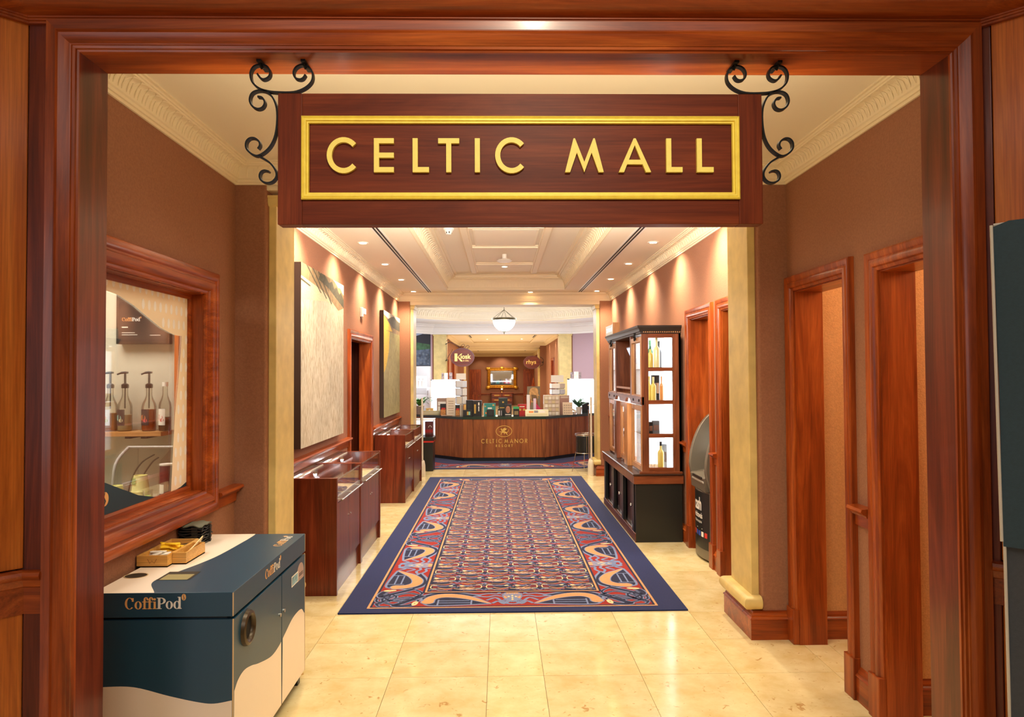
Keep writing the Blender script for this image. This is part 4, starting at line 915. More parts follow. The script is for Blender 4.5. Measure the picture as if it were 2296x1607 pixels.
for y in (6.60, 7.18, 7.76, 8.38): MB().box(bx0, bx0+.03, y, y+.09, .082, .545).build('black_stile', BLACK, dc)
for i, (a, b) in enumerate(((6.555, 6.90), (6.85, 7.20), (7.26, 7.56), (7.52, 7.80), (7.85, 8.15), (8.12, 8.42))):
    xx = bx0+.034+.014*(i % 2); d = MB().box(xx, xx+.012, a, b, .092, .545).build('sliding_door', BROWN, dc)
    o = MB().ball((xx-.018, b-.07 if i % 2 == 0 else a+.05, .29), .013, 10, 8).cyl((xx-.016, b-.07 if i % 2 == 0 else a+.05, .29), (xx, b-.07 if i % 2 == 0 else a+.05, .29), .006, 8).build('knob', CHROME, d, smooth=60); o.matrix_parent_inverse = Matrix()
MB().box(bx0-.012, bx1+.012, by0-.012, by1+.01, .545, .622).build('apron', OAKX, dc, bev=.003)
MB().sweep([(0, .622), (.012, .63), (.012, .636), (0, .640)], [(bx0-.012, by1), (bx0-.012, by0-.012), (bx1, by0-.012)][::-1], on_xy(0)).box(bx0-.01, bx1, by0-.01, by1, .622, .638).build('counter_top', mat('counter_ebony', srgb(56, 36, 28), .3), dc)
ux0, uz0, uz1 = 1.335, .638, 1.955
MB().box(ux0-.03, bx1+.006, by0-.008, by0+.03, uz0, uz0+.022).build('base_mould', OAKX, dc, bev=.004)
# near glazed end: four panes one above another
for a, b in ((ux0, 1.397), (1.627, bx1)): MB().box(a, b, by0, by0+.03, uz0+.02, uz1).build('end_stile', OAK, dc)
zs = (.660, .697, .978, 1.014, 1.292, 1.329, 1.603, 1.639, 1.918, 1.955)
for i in range(0, 10, 2): MB().box(1.397, 1.627, by0, by0+.03, zs[i], zs[i+1]).build('end_rail', OAKX, dc)
for i in range(1, 9, 2):
    p = MB().box(1.397, 1.627, by0+.016, by0+.019, zs[i], zs[i+1]).build('pane', GLASS, dc)
# front frames
fy = (6.53, 7.07, 7.62, 8.50)
MB().box(bx1-.03, bx1-.022, by0+.03, by1-.03, uz0, uz1).build('lit_back', LIT, dc)
for a, z in ((7.064, .66), (7.735, .66), (8.465, .66)): MB().box(ux0+.05, bx1-.03, a, a+.006, z, 1.95 if a != 7.735 else 1.27).build('white_side', mat('cabinet_white', srgb(236, 238, 240), .4), dc)
MB().box(bx1-.02, bx1, by0, by1, uz0, uz1).build('back_panel', OAK, dc); MB().box(ux0, bx1, by1-.025, by1, uz0, uz1).build('end_panel', OAK, dc)
def bay(y0, y1, zt):
    fr_ = [(0, 0), (0, .024), (-.045, .024), (-.045, .012), (-.052, .012), (-.052, 0)]
    MB().sweep(fr_, [(y0, zt[0]), (y0, zt[1]), (y1, zt[1]), (y1, zt[0])], on_yz(ux0+.02, -1), closed=True).build('door_frame', OAKL, dc)
    MB().box(ux0+.012, ux0+.015, y0+.05, y1-.05, zt[0]+.05, zt[1]-.05).build('pane', GLASS, dc)
bay(6.545, 7.06, (.66, 1.275)); bay(6.545, 7.06, (1.325, 1.93)); bay(7.98, 8.48, (.66, 1.275)); bay(7.98, 8.48, (1.325, 1.93)); bay(7.36, 7.72, (.66, 1.275))
for a, b in ((7.07, 7.36), (7.72, 7.98)): MB().box(ux0-.035, ux0+.02, a+.06, b-.06, uz0, 1.275).build('pilaster_post', OAKL if a < 7.5 else OAK, dc, bev=.004)
MB().prism([(7.07, 1.275), (7.98, 1.275), (7.98, 1.33), (7.07, 1.33)] if False else [(6.53, 1.285), (7.04, 1.285)] + arc(7.2, 1.285, .15, .055, PI, 0, 8) + [(7.40, 1.285), (7.68, 1.285)] + arc(7.84, 1.285, .15, .055, PI, 0, 8) + [(8.0, 1.285), (8.5, 1.285), (8.5, 1.36), (6.53, 1.36)], on_yz(ux0-.012, 1), 0, .03).build('arched_rail', OAKY, dc)
for y in (6.62, 6.90, 8.05, 8.4): MB().cyl((ux0-.018, y, 1.325), (ux0-.012, y, 1.325), .013, 10).build('boss', IRON, dc, smooth=40)
for a in (7.07, 7.955): MB().box(ux0-.004, ux0+.2, a, a+.03, 1.36, uz1).build('nook_side', OAK, dc)
MB().box(ux0+.19, ux0+.2, 7.1, 7.955, 1.36, uz1).build('nook_back', OAK, dc); MB().box(ux0, ux0+.2, 7.1, 7.955, 1.36, 1.375).build('nook_floor', OAKL, dc)
MB().box(ux0, ux0+.02, 7.10, 7.955, 1.42, 1.44).build('nook_rail', OAKL, dc)
cw = [(0, 0), (.012, .004), (.014, .02), (.022, .024), (.03, .045), (.045, .06), (.048, .078), (0, .078)]
MB().sweep(cw, [(bx1, by0), (ux0, by0), (ux0, by1)][::-1][::-1], on_xy(uz1)).build('crown', CROWN, dc, smooth=35)
MB().box(ux0, bx1, by0, by1, uz1, uz1+.076).build('top_board', CROWN, dc)
mb = MB()
for i in range(18): mb.box(ux0+.012+.02*i, ux0+.022+.02*i, by0-.018, by0-.004, uz1+.012, uz1+.024)
stuff(mb.build('dentil', OAKL, dc))
for y in (6.80, 8.25):
    mb = MB()
    for k in range(5): a = 2*PI*k/5; mb.ball((ux0-.014, y+.032*math.cos(a), 1.945+.032*math.sin(a)), .018, 8, 6, 0, (.5, 1, 1))
    mb.ball((ux0-.016, y, 1.945), .014, 8, 6).build('rosette', IRON, dc, smooth=60)
MB().cyl((ux0+.03, 6.59, .66), (ux0+.03, 6.59, 1.95), .012, 8).build('light_tube', LIT, dc)
t = thing('tilted_screen', (ux0+.1, 7.4, 1.6), 'small tilted flat screen inside the dark nook of the drinks cabinet', 'screen')
MB().obox((ux0+.02, 7.12, 1.86), (.01, .36, 0), (.10, .0, -.22), (.012, 0, .006)).build('casing', BLACK, t); MB().obox((ux0+.019, 7.14, 1.85), (.009, .32, 0), (.09, 0, -.20), (.001, 0, .0005)).build('display', emis('screen_glow', (.55, .68, .95), .9), t)
t = thing('cabinet_sign', (ux0, 8.1, 2.03), 'small oblong sign board standing on top of the drinks cabinet', 'sign')
MB().box(ux0-.045, ux0-.02, 7.90, 8.44, 2.034, 2.15).build('board', mat('sign_silver', srgb(176, 172, 150), .35, metal=.4), t, bev=.003); MB().box(ux0-.05, ux0+.03, 7.885, 7.90, 2.034, 2.165).build('end_cap', OAKL, t)
for i in range(5): MB().box(ux0-.047, ux0-.0455, 7.98+.085*i, 8.03+.085*i, 2.07, 2.115).build('raised_mark', CHROME, t)
# shelves and bottles
GSH = glass('shelf_glass', (.88, .95, .92), .05, 1.0)
for z in (.996, 1.31, 1.62): MB().box(ux0+.03, bx1-.035, by0+.03, 7.06, z-.004, z+.004).build('glass_shelf', GSH, dc)
for z in (.96, 1.62): MB().box(ux0+.03, bx1-.035, 7.98, by1-.03, z-.004, z+.004).build('glass_shelf', GSH, dc)
MB().box(ux0+.03, bx1-.035, by0+.03, by1-.03, uz0, .66).build('display_floor', OAKL, dc)
GREENB = mat('bottle_green', srgb(70, 120, 84), .15); GOLDL = mat('spirit_gold', srgb(214, 188, 90), .15); AMBL = mat('spirit_amber', srgb(206, 140, 80), .15); OLIVE = mat('spirit_pale', srgb(206, 196, 140), .15)
def spirit(x, y, z, r, h, m, cap, lab):
    t = thing('spirit_bottle', (x, y, z), lab, 'bottle', 'bottles in the drinks cabinet')
    pr = [(0, z), (r, z), (r, z+h*.60), (r*.85, z+h*.66), (r*.36, z+h*.74), (r*.34, z+h*.92)]
    MB().lathe(pr, x, y, 18).build('body', m, t, smooth=50); MB().lathe([(r*.40, z+h*.86), (r*.40, z+h), (0, z+h)], x, y, 12).build('cap', cap, t, smooth=40)
spirit(1.44, 6.64, 1.624, .026, .22, GOLDL, GREENB, 'pale gold bottle at the left of the top lit shelf'); spirit(1.497, 6.62, 1.624, .030, .30, OLIVE, OLIVE, 'tall pale bottle on the top lit shelf of the drinks cabinet'); spirit(1.46, 6.74, 1.624, .028, .28, GREENB, GREENB, 'green bottle behind the others on the top lit shelf'); spirit(1.54, 6.72, 1.624, .028, .27, BLACK, BLACK, 'black bottle at the back of the top lit shelf')
spirit(1.43, 6.65, 1.314, .018, .24, GOLDL, GOLDL, 'thin gold bottle on the second lit shelf'); spirit(1.462, 6.62, 1.314, .026, .235, GOLDL, OLIVE, 'round gold bottle on the second lit shelf'); spirit(1.545, 6.64, 1.314, .018, .24, AMBL, AMBL, 'slim amber bottle on the second lit shelf')
spirit(1.53, 6.63, .66, .030, .27, GOLDL, BLACK, 'pale gold bottle with black stopper on the cabinet floor')
for x, y, z, w_, d_, h, m, lab in ((1.51, 6.75, 1.314, .07, .05, .25, BLACK, 'dark carton at the back of the second lit shelf'), (1.43, 6.62, 1.0, .035, .05, .12, BLACK, 'dark small carton on the third lit shelf'), (1.485, 6.64, 1.0, .062, .05, .13, mat('carton_grey', srgb(96, 96, 98), .5), 'grey carton beside the dark one on the third lit shelf'), (1.57, 6.70, .66, .06, .05, .24, mat('carton_slate', srgb(130, 136, 142), .5), 'slate carton behind the gold bottle on the cabinet floor')):
    t = thing('carton', (x, y, z), lab, 'box', 'cartons in the drinks cabinet'); MB().box(x-w_/2, x+w_/2, y-d_/2, y+d_/2, z, z+h).build('box', m, t, bev=.002); MB().box(x-w_*.4, x+w_*.4, y-d_/2-.001, y-d_/2, z+h*.3, z+h*.7).build('printed_band', CHROME, t)
for i, x in enumerate((1.42, 1.448, 1.476)):
    t = thing('shot_glass', (x, 6.60, .66), ('first', 'second', 'third')[i]+' small clear glass beside the gold bottle on the cabinet floor', 'glass', 'small glasses on the cabinet floor')
    MB().lathe([(.010, .66), (.013, .72), (.012, .72), (.009, .664), (0, .664)], x, 6.60, 12).build('glass_body', BG, t, smooth=50)
for y, z in ((8.15, 1.625), (8.3, 1.34), (8.2, .964), (8.25, .66), (6.95, 1.34)): spirit(1.47, y, z, .028, .24, AMBL if y > 8 else GOLDL, BLACK, 'bottle on the %s of the %s bay of the drinks cabinet' % ({1.625: 'top shelf', 1.34: 'middle shelf', .964: 'lower shelf', .66: 'floor'}[z], 'far' if y > 8 else 'near'))
area('cabinet_light', (1.50, 6.78, 1.94), (.25, .25), 3.2, (.92, .96, 1.0)); area('cabinet_light', (1.52, 8.2, 1.94), (.25, .3), 3.0, (.92, .96, 1.0))

# ------------------------------------------------------------------ cash machine in its alcove
AG = mat('atm_grey', srgb(120, 112, 98), .4, metal=.35); AGD = mat('atm_dark', srgb(58, 56, 52), .4); AGL = mat('atm_silver', srgb(196, 190, 178), .3, metal=.6)
atm = thing('cash_machine', (2.0, 5.97, 0), 'grey freestanding cash machine standing in the alcove', 'cash machine')
ay0, ay1 = 5.72, 6.24
def bow(y): u = (y-(ay0+ay1)/2)/((ay1-ay0)/2); return .055*(1-u*u)
def front(x, z0, z1, d=0, a=ay0, b=ay1, n=12):
    pl = [(x-bow(a+(b-a)*i/n)-d, a+(b-a)*i/n) for i in range(n+1)]; return pl
mb = MB(); pl = front(1.752, 0, 0); mb.prism(pl + [(2.30, ay1), (2.30, ay0)], on_xy(0), .02, .585); mb.build('cabinet_body', AG, atm, smooth=40, bev=.003)
pl = front(1.752, 0, 0, .002, ay0+.05, ay1-.03)
mb = MB(); n = len(pl); mb.add([(x, y, .10) for x, y in pl] + [(x, y, .575) for x, y in pl], [(i, i+1, n+i+1, n+i) for i in range(n-1)]); mb.build('front_panel', BLACK, atm, fix=False, smooth=60)
MB().box(1.80, 2.28, ay0+.02, ay1-.02, 0, .02).build('foot', BLACK, atm)
def on_bow(yc): return lambda a, b, d: (1.752-bow(yc-a)-.003-d, yc-a, b)
def bow_text(body, size, yc, z, xs, m, bold=0):
    o = text(body, size, (0, 0, 0), (1, 0, 0), (0, 1, 0), m, 'printed_text', None, bold, xs)
    for v in o.data.vertices: a, b = v.co.x, v.co.y; y = yc-a; v.co = (1.752-bow(y)-.0035, y, z+b)
    adopt(o, atm)
bow_text('cash', .150, 6.075, .420, .70, WP, .004); bow_text('withdrawals', .066, 6.075, .352, .62, WP, .0012); bow_text('and balance enquiries', .038, 6.075, .310, .57, WP)
for i, m in enumerate((red, mat('card_blue', srgb(50, 80, 180), .5), mat('card_blue', (0, 0, 0)), WP, red)):
    a = .058*i; MB().flat([(a, .20), (a+.042, .20), (a+.042, .242), (a, .242)], on_bow(6.075), 0).build('card_emblem', m, atm, fix=False)
MB().flat([(0, .262), (.12, .262), (.12, .268), (0, .268)], on_bow(6.0), 0).build('printed_line', WP, atm, fix=False)
# upper housing: two curved cheeks around a recessed fascia
ck = crv([(1.735, .59), (1.700, .70), (1.690, .80), (1.715, .95), (1.775, 1.10), (1.85, 1.20), (1.93, 1.245)], 5) + [(2.30, 1.245), (2.30, .59)]
for a, b in ((ay0, ay0+.05), (ay1-.05, ay1)): MB().prism(ck, lambda p, q, d: (p, d, q), a, b).build('cheek', AG, atm, smooth=40, bev=.006)
MB().prism([(1.70, .59), (1.692, .70), (1.70, .71), (1.84, .735), (1.86, .59)], lambda p, q, d: (p, d, q), ay0+.05, ay1-.05).build('cash_tray', AG, atm, smooth=30)
MB().box(1.688, 1.80, ay0+.08, ay1-.10, .655, .675).build('dispenser_lip', AGL, atm, bev=.006); MB().box(1.684, 1.70, ay0+.12, ay1-.14, .69, .705).build('cash_slot', BLACK, atm)
fas = MB().prism([(1.84, .735), (1.86, .80), (1.95, 1.10), (1.90, 1.20), (2.2, 1.20), (2.2, .735)], lambda p, q, d: (p, d, q), ay0+.05, ay1-.05).build('fascia', AGD, atm)
MB().obox((1.875, ay0+.14, .87), (0, .25, 0), (.055, 0, .19), (-.003, 0, .001)).build('display', emis('atm_screen', (.7, .8, .9), .7), atm)
kp = MB()
for i in range(4):
    for j in range(3): kp.obox((1.74+.02*i, 5.86+.04*j, .738+.003*i), (.014, 0, .002), (0, .03, 0), (-.001, 0, .008))
stuff(kp.build('keypad_keys', AGL, atm))
for i in range(4): MB().obox((1.868+.016*i, ay0+.10, .88+.052*i), (.008, 0, .026), (0, .026, 0), (-.012, 0, .004)).build('side_button', AGL, atm)
MB().prism([(1.90, 1.20), (1.875, 1.215), (1.90, 1.255), (2.0, 1.275), (2.3, 1.275), (2.3, 1.20)], lambda p, q, d: (p, d, q), ay0+.02, ay1-.02).build('head', AGD, atm, bev=.004)
MB().box(1.885, 1.889, ay0+.08, ay1-.06, 1.225, 1.25).build('lit_header', LBW, atm)
# ------------------------------------------------------------------ carpets
def pile(name, c): return mat(name, c, .95, noise=.16, nscale=160, bump=.35, bscale=420, spec=.1, sheen=.15)
NAVY = pile('wool_navy', srgb(30, 42, 90)); NAVYD = pile('wool_navy_dark', srgb(28, 36, 70)); RED = pile('wool_red', srgb(150, 34, 26)); BLUE = pile('wool_blue_grey', srgb(118, 136, 180)); PEA = pile('wool_peach', srgb(204, 152, 106)); CRM = pile('wool_cream', srgb(226, 206, 160))
WOOL = [NAVY, NAVYD, RED, BLUE, PEA, CRM]
iN, iD, iR, iB, iP, iC = range(6)
def disc(mb, c, r, mp, d, mi, rx=1): mb.flat([(c[0]+r*rx*math.cos(2*PI*i/14), c[1]+r*math.sin(2*PI*i/14)) for i in range(14)], mp, d, mi)
E0 = .00025
class RB(MB):
    '''stacks each printed shape a hair above the last so that no two are coplanar'''
    n = 0
    def bump(s): s.n += 1; return (s.n % 20)*E0*.045
    def flat(s, poly, mapf, d, mi=0): return MB.flat(s, poly, mapf, d+s.bump(), mi)
    def stroke(s, pts, w, mapf, d0, d1=None, mi=0, closed=False): return MB.stroke(s, pts, w, mapf, d0+s.bump(), d1, mi, closed)
def bird(mb, mp):
    """one beast of the border in unit space: a = across the band, b = along it (knot centre at .94)"""
    body = crv([(.065, .79), (.048, .65), (.036, .50), (.034, .40), (.055, .345), (.15, .31), (.24, .30), (.315, .36), (.342, .46), (.325, .57), (.29, .66), (.262, .715), (.235, .665), (.19, .70), (.125, .745), (.065, .79)], 4)
    mb.flat(body[:-1], mp, E0*2, iD); mb.stroke(body[:-1], .019, mp, E0*3, None, iB, closed=True)
    cm = crv([(.125, .355), (.20, .37), (.255, .43), (.258, .52), (.215, .62), (.15, .70), (.07, .785)], 5); n = len(cm)
    prof = [.075, .072, .078, .080, .066, .042, .006]; wd = []
    for i in range(n): f = i/(n-1)*6; k = min(int(f), 5); wd.append(prof[k]+(prof[k+1]-prof[k])*(f-k))
    mb.stroke(cm, [q+.016 for q in wd], mp, E0*4, None, iB); disc(mb, (.118, .352), .052, mp, E0*4.98, iB); mb.stroke(cm, wd, mp, E0*5.2, None, iP); disc(mb, (.118, .352), .043, mp, E0*6.3, iP)
    for p in ([(.042, .425), (.165, .425)], [(.056, .655), (.165, .655)], [(.092, .43), (.092, .65)], [(.142, .43), (.142, .64)]): mb.stroke(p, .012, mp, E0*3.5, None, iB)
    nk = crv([(.26, .31), (.19, .25), (.10, .18), (.05, .13), (.03, .17), (.045, .23), (.075, .262)], 5)
    for w_, c, e in ((.058, iB, 6), (.038, iD, 7)): mb.stroke(nk, w_, mp, E0*e, None, c)
    hd = [(.085+.052*math.cos(a)*.9+.012*math.sin(a), .268+.022*math.sin(a)) for a in [2*PI*i/14 for i in range(14)]]
    mb.flat(hd, mp, E0*9, iC); mb.flat([(.075, .264), (.095, .266), (.095, .269), (.075, .269)], mp, E0*10.2, iD)
    for pts in ([(.05, .14), (.12, .05), (.22, .03), (.30, .07), (.24, .12), (.15, .08), (.06, .0)], [(.26, .30), (.33, .20), (.26, .10), (.14, .04), (.08, .0)], [(.02, .10), (.03, .03), (.10, .0)], [(.30, .0), (.32, .05), (.25, .07), (.20, .02), (.20, .0)]):
        q = crv(pts, 5)
        for w_, c, e in ((.030, iB, 6), (.015, iD, 6.5)): mb.stroke(q, w_, mp, E0*e, None, c)
    for pts in ([(.268, .705), (.30, .77), (.29, .83), (.335, .86), (.345, .90)], [(.245, .68), (.22, .76), (.25, .82), (.235, .88), (.30, .92)], [(.14, .76), (.20, .82), (.13, .86), (.07, .90), (.055, .94)], [(.07, .80), (.12, .84), (.06, .88), (.12, .92), (.10, .94)]):
        q = crv(pts, 4)
        for w_, c, e in ((.022, iB, 6),): mb.stroke(q, w_, mp, E0*e, None, c)
    disc(mb, (.345, .90), .014, mp, E0*8, iC)
def knot(mb, mp):
    mb.flat([(.24+.12*math.cos(a), .94+.072*math.sin(a)) for a in [2*PI*i/18 for i in range(18)]], mp, E0*7, iB); mb.flat([(.24+.108*math.cos(a), .94+.062*math.sin(a)) for a in [2*PI*i/18 for i in range(18)]], mp, E0*8, iP)
    for i in range(-2, 3):
        for s in (-1, 1): mb.stroke(crv([(.10, .94+s*(.05+.02*i)), (.19+.02*i, .94+s*.01), (.30, .94-s*(.05-.02*i))], 4), .011, mp, E0*9, None, iB)
    for (u, v) in ((.20, 0), (.245, 0), (.16, 0), (.22, .025), (.22, -.025)): mb.flat([(u-.018, .94+v), (u, .94+v-.010), (u+.018, .94+v), (u, .94+v+.010)], mp, E0*10, iC)
ZR = .009
def rug_piece():
    x0, x1, y0, y1 = -1.080, 1.245, 4.65, 10.75; c = .0795
    rug = RB().box(x0, x1, y0, y1, .0005, ZR, iN)
    mp = on_xy(ZR); o = (c-.985, c+.985, 4.735, 10.555); g = (c-.615, c+.615, 5.075, 10.31)
    rect = lambda q, d, mi: rug.flat([(q[0], q[2]), (q[1], q[2]), (q[1], q[3]), (q[0], q[3])], mp, d, mi)
    rect(o, E0, iP); ins = lambda q, e: (q[0]+e, q[1]-e, q[2]+e, q[3]-e)
    rect(ins(o, .016), E0*1.2, iD); rect(ins(o, .032), E0*1.4, iR)
    # three repeats of paired beasts on each long side, mirrored across
    for s in (-1, 1):
        for k in range(3):
            yb = 4.845+1.88*k
            for m in (0, 1):
                mp2 = (lambda s, yb, m: lambda a, b, d: (c+s*(.985-.015-a*.98), (yb+b if m == 0 else yb+1.88-b), ZR+d))(s, yb, m)
                bird(rug, mp2)
                if m == 0: knot(rug, mp2)
    for yo, sg in ((4.735, 1), (10.555, -1)):
        for s in (-1, 1):
            mp2 = (lambda yo, sg, s: lambda a, b, d: (c+s*(.94-b)*1.0, yo+sg*(.012+a*.93), ZR+d))(yo, sg, s)
            bird(rug, mp2)
        knot(rug, (lambda yo, sg: lambda a, b, d: (c+(.94-b), yo+sg*(.012+a*.93), ZR+d))(yo, sg))
    rect(ins(g, -.030), E0*11, iD); rect(ins(g, -.014), E0*12, iP); rect(g, E0*13, iD)
    # all-over field of interlaced strokes
    P_, Q_ = .205, .202
    strokes = []
    def S(pts, w_, col, e): strokes.append((crv(pts, 3), w_, col, e))
    S([(-.205, .10), (-.10, .03), (0, .0), (.10, -.03), (.205, -.10)], .013, iR, 14); S([(-.205, -.10), (-.10, -.03), (0, 0), (.10, .03), (.205, .10)], .013, iR, 14)
    S([(-.2, .02), (-.12, .07), (-.03, .095), (.05, .08)], .012, iR, 14); S([(.2, -.02), (.12, -.07), (.03, -.095), (-.05, -.08)], .012, iR, 14)
    S([(-.19, .06), (-.12, .01), (-.05, .04), (.02, .09)], .010, iB, 15); S([(.19, .06), (.12, .01), (.05, .04), (-.02, .09)], .010, iB, 15)
    S([(-.18, -.06), (-.10, -.085), (-.04, -.05), (0, -.09)], .010, iB, 15); S([(.18, -.06), (.10, -.085), (.04, -.05), (0, -.09)], .010, iB, 15)
    S([(-.06, .04), (-.022, .03), (-.022, -.03), (-.06, -.04)], .008, iC, 16); S([(.06, .04), (.022, .03), (.022, -.03), (.06, -.04)], .008, iC, 16)
    S([(-.17, .085), (-.11, .06), (-.05, .065), (-.01, .05)], .008, iP, 16); S([(.17, .085), (.11, .06), (.05, .065), (.01, .05)], .008, iP, 16)
    S([(-.18, -.03), (-.12, -.045), (-.07, -.02)], .007, iC, 16); S([(.18, -.03), (.12, -.045), (.07, -.02)], .007, iC, 16)
    S([(-.15, -.085), (-.09, -.065), (-.03, -.075)], .006, iP, 16); S([(.15, -.085), (.09, -.065), (.03, -.075)], .006, iP, 16)
    S([(-.20, .0), (-.15, .03), (-.09, .03)], .007, iB, 16); S([(.20, .0), (.15, .03), (.09, .03)], .007, iB, 16)
    S([(0, .1), (.015, .06), (-.012, .03)], .006, iB, 16)
    rr = random.Random(11)
    for k in range(22):
        u, v = rr.uniform(-.2, .2), rr.uniform(-.095, .095); l = rr.uniform(.05, .11); a = rr.uniform(-.35, .35); b_ = rr.uniform(-.03, .03)
        S([(u-l/2, v-a*l/2), (u, v+b_), (u+l/2, v+a*l/2)], rr.uniform(.006, .009), (iB, iP, iR, iB, iC, iD)[k % 6], 14+k % 4*.25)
    for row in range(27):
        yy = g[2]+.11+row*.1985
        for col in range(-4, 5):
            xx = c+col*.411+(.2055 if row % 2 == 0 else 0)
            for pts, w_, mi, e in strokes:
                q = [(a+xx, b*1.02+yy) for a, b in pts if g[0]+.008 < a+xx < g[1]-.008 and g[2]+.008 < b*1.02+yy < g[3]-.008]
                if len(q) < 3: continue
                rug.stroke(q, w_, mp, E0*e, None, mi)
            for sx in (-1, 1):
                if g[0]+.03 < xx+sx*.165 < g[1]-.03 and yy+.03 < g[3]-.02: disc(rug, (xx+sx*.165, yy+.022), .013, mp, E0*17, iC, 1.3)
    r = rug.build('carpet', WOOL, fix=False)
    tag(r, 'long navy bordered carpet with red band of knotted beasts in the corridor', 'carpet')
rug_piece()
def octo(cx, cy, h, k): return [(cx-k, cy-h), (cx+k, cy-h), (cx+h, cy-k), (cx+h, cy+k), (cx+k, cy+h), (cx-k, cy+h), (cx-h, cy+k), (cx-h, cy-k)]
oc = RB(); cx_, cy_ = .08, 14.5
oc.prism(octo(cx_, cy_, 2.83, 1.32), on_xy(0), .0005, ZR, iN); mp = on_xy(ZR)
oc.flat(octo(cx_, cy_, 2.72, 1.27), mp, E0, iP); oc.flat(octo(cx_, cy_, 2.70, 1.26), mp, E0*2, iR)
for s in (-1, 1):
    mp2 = (lambda s: lambda a, b, d: (cx_+s*(.94-b)*1.2, 11.80+a*1.3, ZR+d))(s); bird(oc, mp2)
    for (ox, oy, ux, uy) in ((1.26, 11.80, .7071, .7071), (2.0, 12.54, .7071, .7071)):
        mp3 = (lambda s, ox, oy, ux, uy: lambda a, b, d: (cx_+s*(ox+ux*b*1.05-uy*a*1.3), oy+uy*b*1.05+ux*a*1.3, ZR+d))(s, ox, oy, ux, uy); bird(oc, mp3)
knot(oc, lambda a, b, d: (cx_+(.94-b)*1.2, 11.80+a*1.3, ZR+d))
oc.flat(octo(cx_, cy_, 2.2, 1.0), mp, E0*11, iN)
tag(oc.build('carpet', WOOL, fix=False), 'octagonal carpet with red and blue beasts beneath the reception counter', 'carpet')

# ------------------------------------------------------------------ octagonal lobby
LWH = mat('lobby_white', srgb(240, 238, 232), .6)
lobL = [(-1.60, 11.20), (-3.55, 13.15), (-3.55, 16.0), (-1.735, 17.86)]
lobR = [(1.80, 11.20), (3.75, 13.15), (3.75, 15.98), (1.872, 17.86)]
def thick_wall(mb, p, q, t_, z0, z1):
    p, q = Vector((*p, z0)), Vector((*q, z0)); d = (q-p); n = Vector((-d.y, d.x, 0)).normalized()*t_; mb.obox(p, d, n, (0, 0, z1-z0))
ml, mr = MB(), MB()
for i in range(3): thick_wall(ml, lobL[i], lobL[i+1], .12, 0, 3.3); thick_wall(mr, lobR[i], lobR[i+1], -.12, 0, 3.3)
struct(ml.build('wall_lobby_left', PURPLE)); struct(mr.build('wall_lobby_right', PURPLE))
# ceiling ring, coved octagon recess and cornice
struct(MB().box(-3.7, 3.9, 11.2, 18.0, 3.20, 3.3).build('ceiling', LWH))
ring = MB(); oo = octo(.08, 14.55, 4.2, 2.0); ii = octo(.08, 14.4, 2.35, 1.0)
ring.add([(a, b, 2.86) for a, b in oo] + [(a, b, 2.86) for a, b in ii] + [(a, b, 2.90) for a, b in oo] + [(a, b, 2.90) for a, b in ii], [(i, (i+1) % 8, 8+(i+1) % 8, 8+i) for i in range(8)] + [(16+i, 16+(i+1) % 8, 24+(i+1) % 8, 24+i) for i in range(8)])
struct(ring.build('ceiling', LWH))
t10 = shell('trim_10')
cv = [(0, 0), (.02, 0), (.02, .03), (.05, .04)] + [(.06+.12*(1-math.cos(i/6*PI/2)), .06+.14*math.sin(i/6*PI/2)) for i in range(7)] + [(.2, .21), (.2, .24), (.26, .25), (.26, .30), (.36, .31), (.36, .34), (0, .34)]
MB().sweep(cv, ii, on_xy(2.86), closed=True).build('coffer_cove', CREAM, t10, smooth=30)
lv = MB()
leaves(lv, lambda s: (.06+.12*(1-math.cos(s*PI/2)), .06+.14*math.sin(s*PI/2)), [(ii[i], ii[(i+1) % 8]) for i in range(2, 7)], 2.86, .12, .006, False); stuff(lv.build('carved_leaves', CREAM, t10))
wc = [(0, 0), (.02, 0), (.02, .05), (.05, .06), (.06, .10), (.12, .17), (.16, .18), (.16, .215), (.22, .22), (.22, .25), (0, .25)]
for pth in (lobR[::1], lobL[::-1]): MB().sweep(wc, pth if pth is not lobL else pth, on_xy(2.612)).build('cornice', LWH, t10, smooth=30)
MB().sweep(wc, [(1.872, 17.86), (-1.735, 17.86)], on_xy(2.612)).build('cornice', LWH, t10, smooth=30)
for s_, x in (('left', -1.2), ('right', 1.35)): downlight(x*1.0+.0, 15.9, 3.198, 'recessed downlight in the octagonal lobby ceiling to the %s of the pendant' % s_)
# pendant bowl
pl_ = thing('pendant_lamp', (.09, 14.4, 2.42), 'glowing white glass bowl pendant with bronze rim hanging in the lobby', 'pendant lamp')
BRZ = mat('aged_bronze', srgb(120, 112, 84), .4, metal=.7); BOWL = emis('bowl_glow', (1.0, .95, .84), 3.2)
MB().lathe([(0, 2.468)] + [(.235*math.sin(i/8*PI/2), 2.468+.235*(1-math.cos(i/8*PI/2))*1.0) for i in range(1, 9)], .09, 14.4, 28).build('bowl', BOWL, pl_, smooth=60)
MB().lathe([(.235, 2.70), (.255, 2.70), (.258, 2.74), (.24, 2.745), (.235, 2.74)], .09, 14.4, 28).build('rim', BRZ, pl_, smooth=40)
mb = MB()
for k in range(6): a = 2*PI*k/6+.3; mb.tube([(.09+.24*math.cos(a), 14.4+.24*math.sin(a), 2.74), (.09, 14.4, 2.92)], .004, 6)
mb.cyl((.09, 14.4, 2.90), (.09, 14.4, 3.2), .006, 8).build('chain', BRZ, pl_)
for k in range(4): a = 2*PI*k/4+.5; MB().tube([(.09+.238*math.sin(u*PI/2)*math.cos(a), 14.4+.238*math.sin(u*PI/2)*math.sin(a), 2.466+.236*(1-math.cos(u*PI/2))) for u in [i/8 for i in range(9)]], .005, 6).build('strap', BRZ, pl_)
